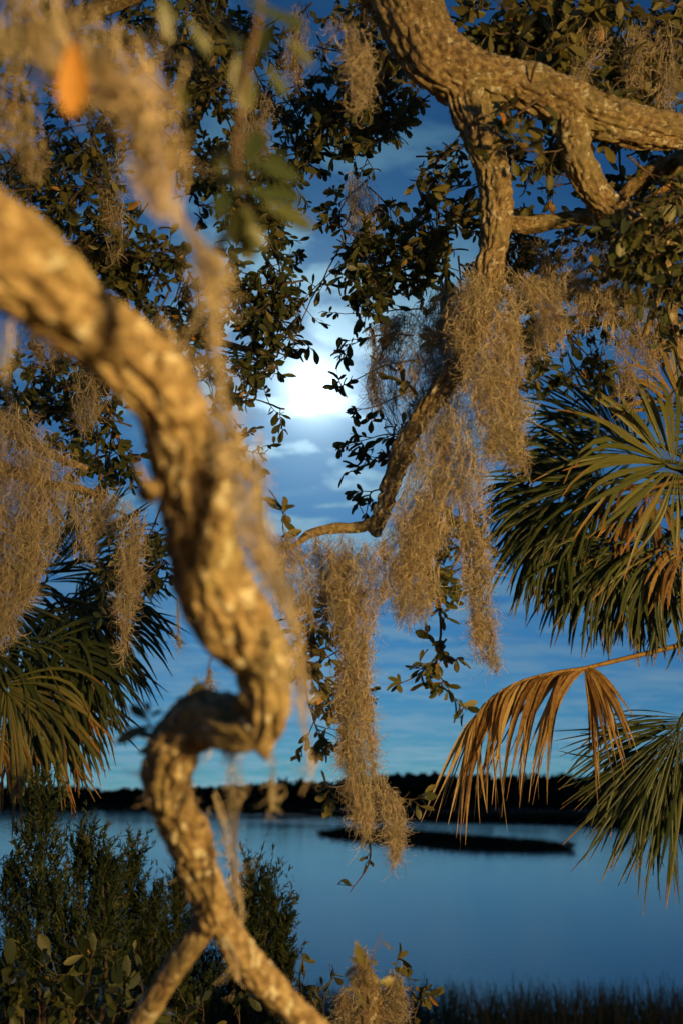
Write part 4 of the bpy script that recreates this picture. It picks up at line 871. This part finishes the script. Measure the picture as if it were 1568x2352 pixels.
# ------------------------------------------------------------------ cedars and underbrush
def cedar(label, spires, d, base_px, dens=1.0):
    b = P(*base_px); b[2] = float(ground_z(np.array(b[0]), np.array(b[1])))
    root = thing('cedar_shrub', b, label, 'shrub', 'cedar shrubs on the bluff')
    stems = Bag(); bag = Bag()
    for (x0, y0, x1, y1, w) in spires:
        y1 = y1 + 62; p0, p1 = P(x0, y0, d), P(x1, y1, d + rng.normal() * 0.1)
        V, F = tube_geo(spline(np.array([b, b * 0.4 + p0 * 0.6, p0, p1]), 24), np.linspace(0.035, 0.004, 24), 6); stems.add(V, F)
        H = np.linalg.norm(p1 - p0); Wm = w / FPX * d / 2 * 0.82
        nt_ = int(dens * 84 * H / 0.6)
        t = rng.random(nt_) ** 0.85; env = Wm * np.clip(1.08 - t, 0.05, 1) ** 0.7 * np.clip(0.45 + t * 3, 0, 1)
        a = rng.uniform(0, 2 * np.pi, nt_); rad = np.sqrt(rng.random(nt_))
        o = p0 + (p1 - p0) * t[:, None] + np.stack([np.cos(a), np.sin(a), a * 0], 1) * (env * rad * 0.75)[:, None]
        dr = unit(np.stack([np.cos(a) * 0.34 * rad, np.sin(a) * 0.34 * rad, np.full(nt_, 1.0)], 1) + rng.normal(size=(nt_, 3)) * 0.14)
        lt = rng.uniform(0.10, 0.24, nt_)
        prnd = rng.random(nt_)
        nb = 32
        u = rng.random((nt_, nb)); bend = rng.normal(size=(nt_, 1, 3)) * 0.04
        q = o[:, None, :] + dr[:, None, :] * (lt[:, None] * u)[..., None] + bend * u[..., None] ** 2 + rng.normal(size=(nt_, nb, 3)) * 0.008 * (1.2 - u[..., None])
        bd = unit(dr[:, None, :] * 1.0 + rng.normal(size=(nt_, nb, 3)) * 0.55).reshape(-1, 3)
        n_ = nt_ * nb
        ribbons(bag, q.reshape(-1, 3), bd, rng.uniform(0.02, 0.05, n_), rng.uniform(0, 0.3, n_), rng.uniform(0.0030, 0.0056, n_), 3, np.clip(np.repeat(prnd, nb) * 0.8 + rng.normal(0.05, 0.12, n_), 0, 1))
    stems.build('stem', M_TWIG, root); bag.build('foliage', M_CEDAR, root, kind='stuff')
cedar('big bushy cedar at the lower left edge below the palm', [(90, 2080, 95, 1780, 190), (20, 2250, 30, 1950, 220), (170, 2250, 195, 1880, 190), (100, 2352, 110, 2000, 260), (240, 2300, 235, 1930, 130), (30, 2450, 40, 2120, 260), (180, 2450, 190, 2100, 240)], 5.6, (100, 2600, 5.7), 1.1)
cedar('dark narrow cedar with twin spires left of the near limb', [(300, 2250, 306, 1915, 90), (345, 2280, 352, 2010, 90), (270, 2280, 262, 1960, 80), (320, 2400, 320, 2080, 200), (390, 2380, 385, 2090, 110)], 6.4, (320, 2600, 6.5))
cedar('small dark cedar peeping out behind the near limb', [(420, 2250, 408, 1985, 80), (450, 2380, 440, 2120, 150), (480, 2450, 480, 2180, 180)], 6.8, (440, 2600, 6.9))
cedar('tall slanting cedar just right of the near limb', [(560, 2280, 580, 1952, 100), (600, 2280, 618, 1990, 100), (625, 2330, 652, 2060, 90), (570, 2420, 575, 2120, 180), (640, 2420, 655, 2160, 90), (530, 2330, 540, 2060, 100), (540, 2470, 540, 2230, 220)], 6.2, (590, 2650, 6.3))
cedar('low dark cedar mass under the fork of the near limb', [(480, 2450, 470, 2240, 200), (400, 2480, 400, 2230, 200), (600, 2480, 610, 2300, 200), (680, 2480, 690, 2290, 120)], 5.6, (520, 2700, 5.7), 0.9)

def broad_shrub(label, base_px, shoots, d, leaf, rb):
    b = P(*base_px); b[2] = float(ground_z(np.array(b[0]), np.array(b[1])))
    o = Oak(thing('broadleaf_shrub', b, label, 'shrub', 'broadleaf shrubs on the bluff'))
    for x0, y0, x1, y1 in shoots:
        p = spline(np.array([b, (b + P(x0, y0, d)) / 2 + np.array((0, 0, .1)), P(x0, y0, d)]), 12); o.twig(p, 0.012, 0.006)
        o.spray([(x0, y0, d), ((x0 + x1) / 2 + rng.normal() * 8, (y0 + y1) / 2, d - .05), (x1, y1, d - .08)], n_side=4, leaf=leaf, side=0.12, dense=5, rbias=rb)
    o.finish(60)
broad_shrub('glossy broadleaf shrub in the lower left corner', (220, 2700, 4.3), [(60, 2360, 40, 2230), (140, 2360, 120, 2200), (200, 2380, 210, 2190), (260, 2360, 250, 2170), (150, 2420, 180, 2290), (80, 2420, 90, 2300), (250, 2400, 280, 2260), (20, 2400, 10, 2290)], 4.3, 0.10, 0.22)
broad_shrub('dark leafy shrub tangled behind the forked branches', (440, 2750, 4.8), [(330, 2400, 320, 2230), (400, 2400, 410, 2260), (470, 2420, 480, 2290), (540, 2420, 560, 2310), (620, 2420, 640, 2330)], 4.8, 0.08, 0.15)
broad_shrub('sparse leafy sprigs at the water edge by the mossy stump', (720, 2750, 5.2), [(700, 2360, 695, 2190), (740, 2370, 760, 2240), (680, 2380, 670, 2290), (950, 2380, 940, 2240), (930, 2400, 975, 2290), (880, 2380, 915, 2190)], 5.2, 0.07, 0.7)

# moss-grown stump bottom centre
sb = P(850, 2700, 4.4); sb[2] = float(ground_z(np.array(sb[0]), np.array(sb[1])))
stump = thing('tree_stump', sb, 'broken stump shaggy with moss at the bottom center', 'stump')
t0 = P(850, 2360, 4.4)
bark_tube('trunk', None, M_BARK, stump, world=[(*sb, .10), (*((sb + t0) / 2), .095), (*t0, .07), (*P(846, 2280, 4.4), .05), (*P(836, 2225, 4.4), .028), (*P(826, 2195, 4.4), .006)], step=0.008, nseg=48, lump=0.25)
bag = Bag()
for ctl in ([(832, 2190, 24), (834, 2260, 66), (850, 2330, 120), (860, 2420, 170)], [(905, 2250, 30), (908, 2310, 60), (900, 2400, 100)], [(790, 2290, 20), (790, 2350, 50), (790, 2420, 80)]):
    rows = np.column_stack([PP([(a, b_, 4.38) for a, b_, w in ctl]), [w / FPX * 4.38 / 2 for a, b_, w in ctl]])
    pth = spline(rows, 40); n = 1700
    i = rng.integers(0, 40, n); a = rng.uniform(0, 2 * np.pi, n); rr = pth[i, 3] * rng.uniform(0.45, 1.0, n)
    o_ = pth[i, :3] + np.stack([np.cos(a) * rr, np.sin(a) * rr, rng.normal(size=n) * 0.02], 1)
    ribbons(bag, o_, rng.normal(size=(n, 3)) + np.array((0, 0, -0.6)), rng.uniform(0.02, 0.06, n), rng.uniform(0.2, 0.7, n), np.full(n, 0.0014), 6, rng.random(n) * 0.55, grav=0.1)
bag.build('moss_cover', M_MOSS, stump, kind='stuff')

# ------------------------------------------------------------------ the lamp whose warm light falls on the trees, on its post behind the camera's right shoulder
lz = float(ground_z(np.array(LAMP_POS.x), np.array(LAMP_POS.y)))
lp = thing('lamp_post', (LAMP_POS.x, LAMP_POS.y, lz), 'black lamp post with warm bulb standing behind the viewpoint', 'lamp')
def lathe(name, prof, m_, parent, ns=20):
    th = np.linspace(0, 2 * np.pi, ns, endpoint=False)
    V = np.array([[(LAMP_POS.x + r * math.cos(a), LAMP_POS.y + r * math.sin(a), z) for a in th] for r, z in prof])
    return mk(name, V, grid_faces(len(prof), ns, True), m_, parent)
Lz = LAMP_POS.z
lathe('post', [(0.001, lz - .05), (0.12, lz - .05), (0.12, lz + .12), (0.05, lz + .2), (0.04, Lz - .35), (0.07, Lz - .3), (0.001, Lz - .3)], M_METAL, lp)
lathe('shade', [(0.001, Lz + .26), (0.04, Lz + .24), (0.20, Lz + .16), (0.21, Lz + .14), (0.19, Lz + .15), (0.001, Lz + .18)], M_METAL, lp)
for a in (0.3, 2.4, 4.5):
    V, F = tube_geo(np.array([(LAMP_POS.x + .05 * math.cos(a), LAMP_POS.y + .05 * math.sin(a), Lz - .31), (LAMP_POS.x + .16 * math.cos(a), LAMP_POS.y + .16 * math.sin(a), Lz + .16)]), 0.006, 6); mk('bracket', V, F, M_METAL, lp)
lathe('bulb', [(0.001, Lz + .17), (0.03, Lz + .16), (0.045, Lz + .12), (0.03, Lz + .085), (0.001, Lz + .08)], M_BULB, lp, 16)
ld = bpy.data.lights.new('lamp_light', 'POINT'); ld.energy = LAMP_W; ld.color = LAMP_COL; ld.shadow_soft_size = 0.16
lo = bpy.data.objects.new('lamp_light', ld); COL.objects.link(lo); lo.location = LAMP_POS; adopt(lo, lp)
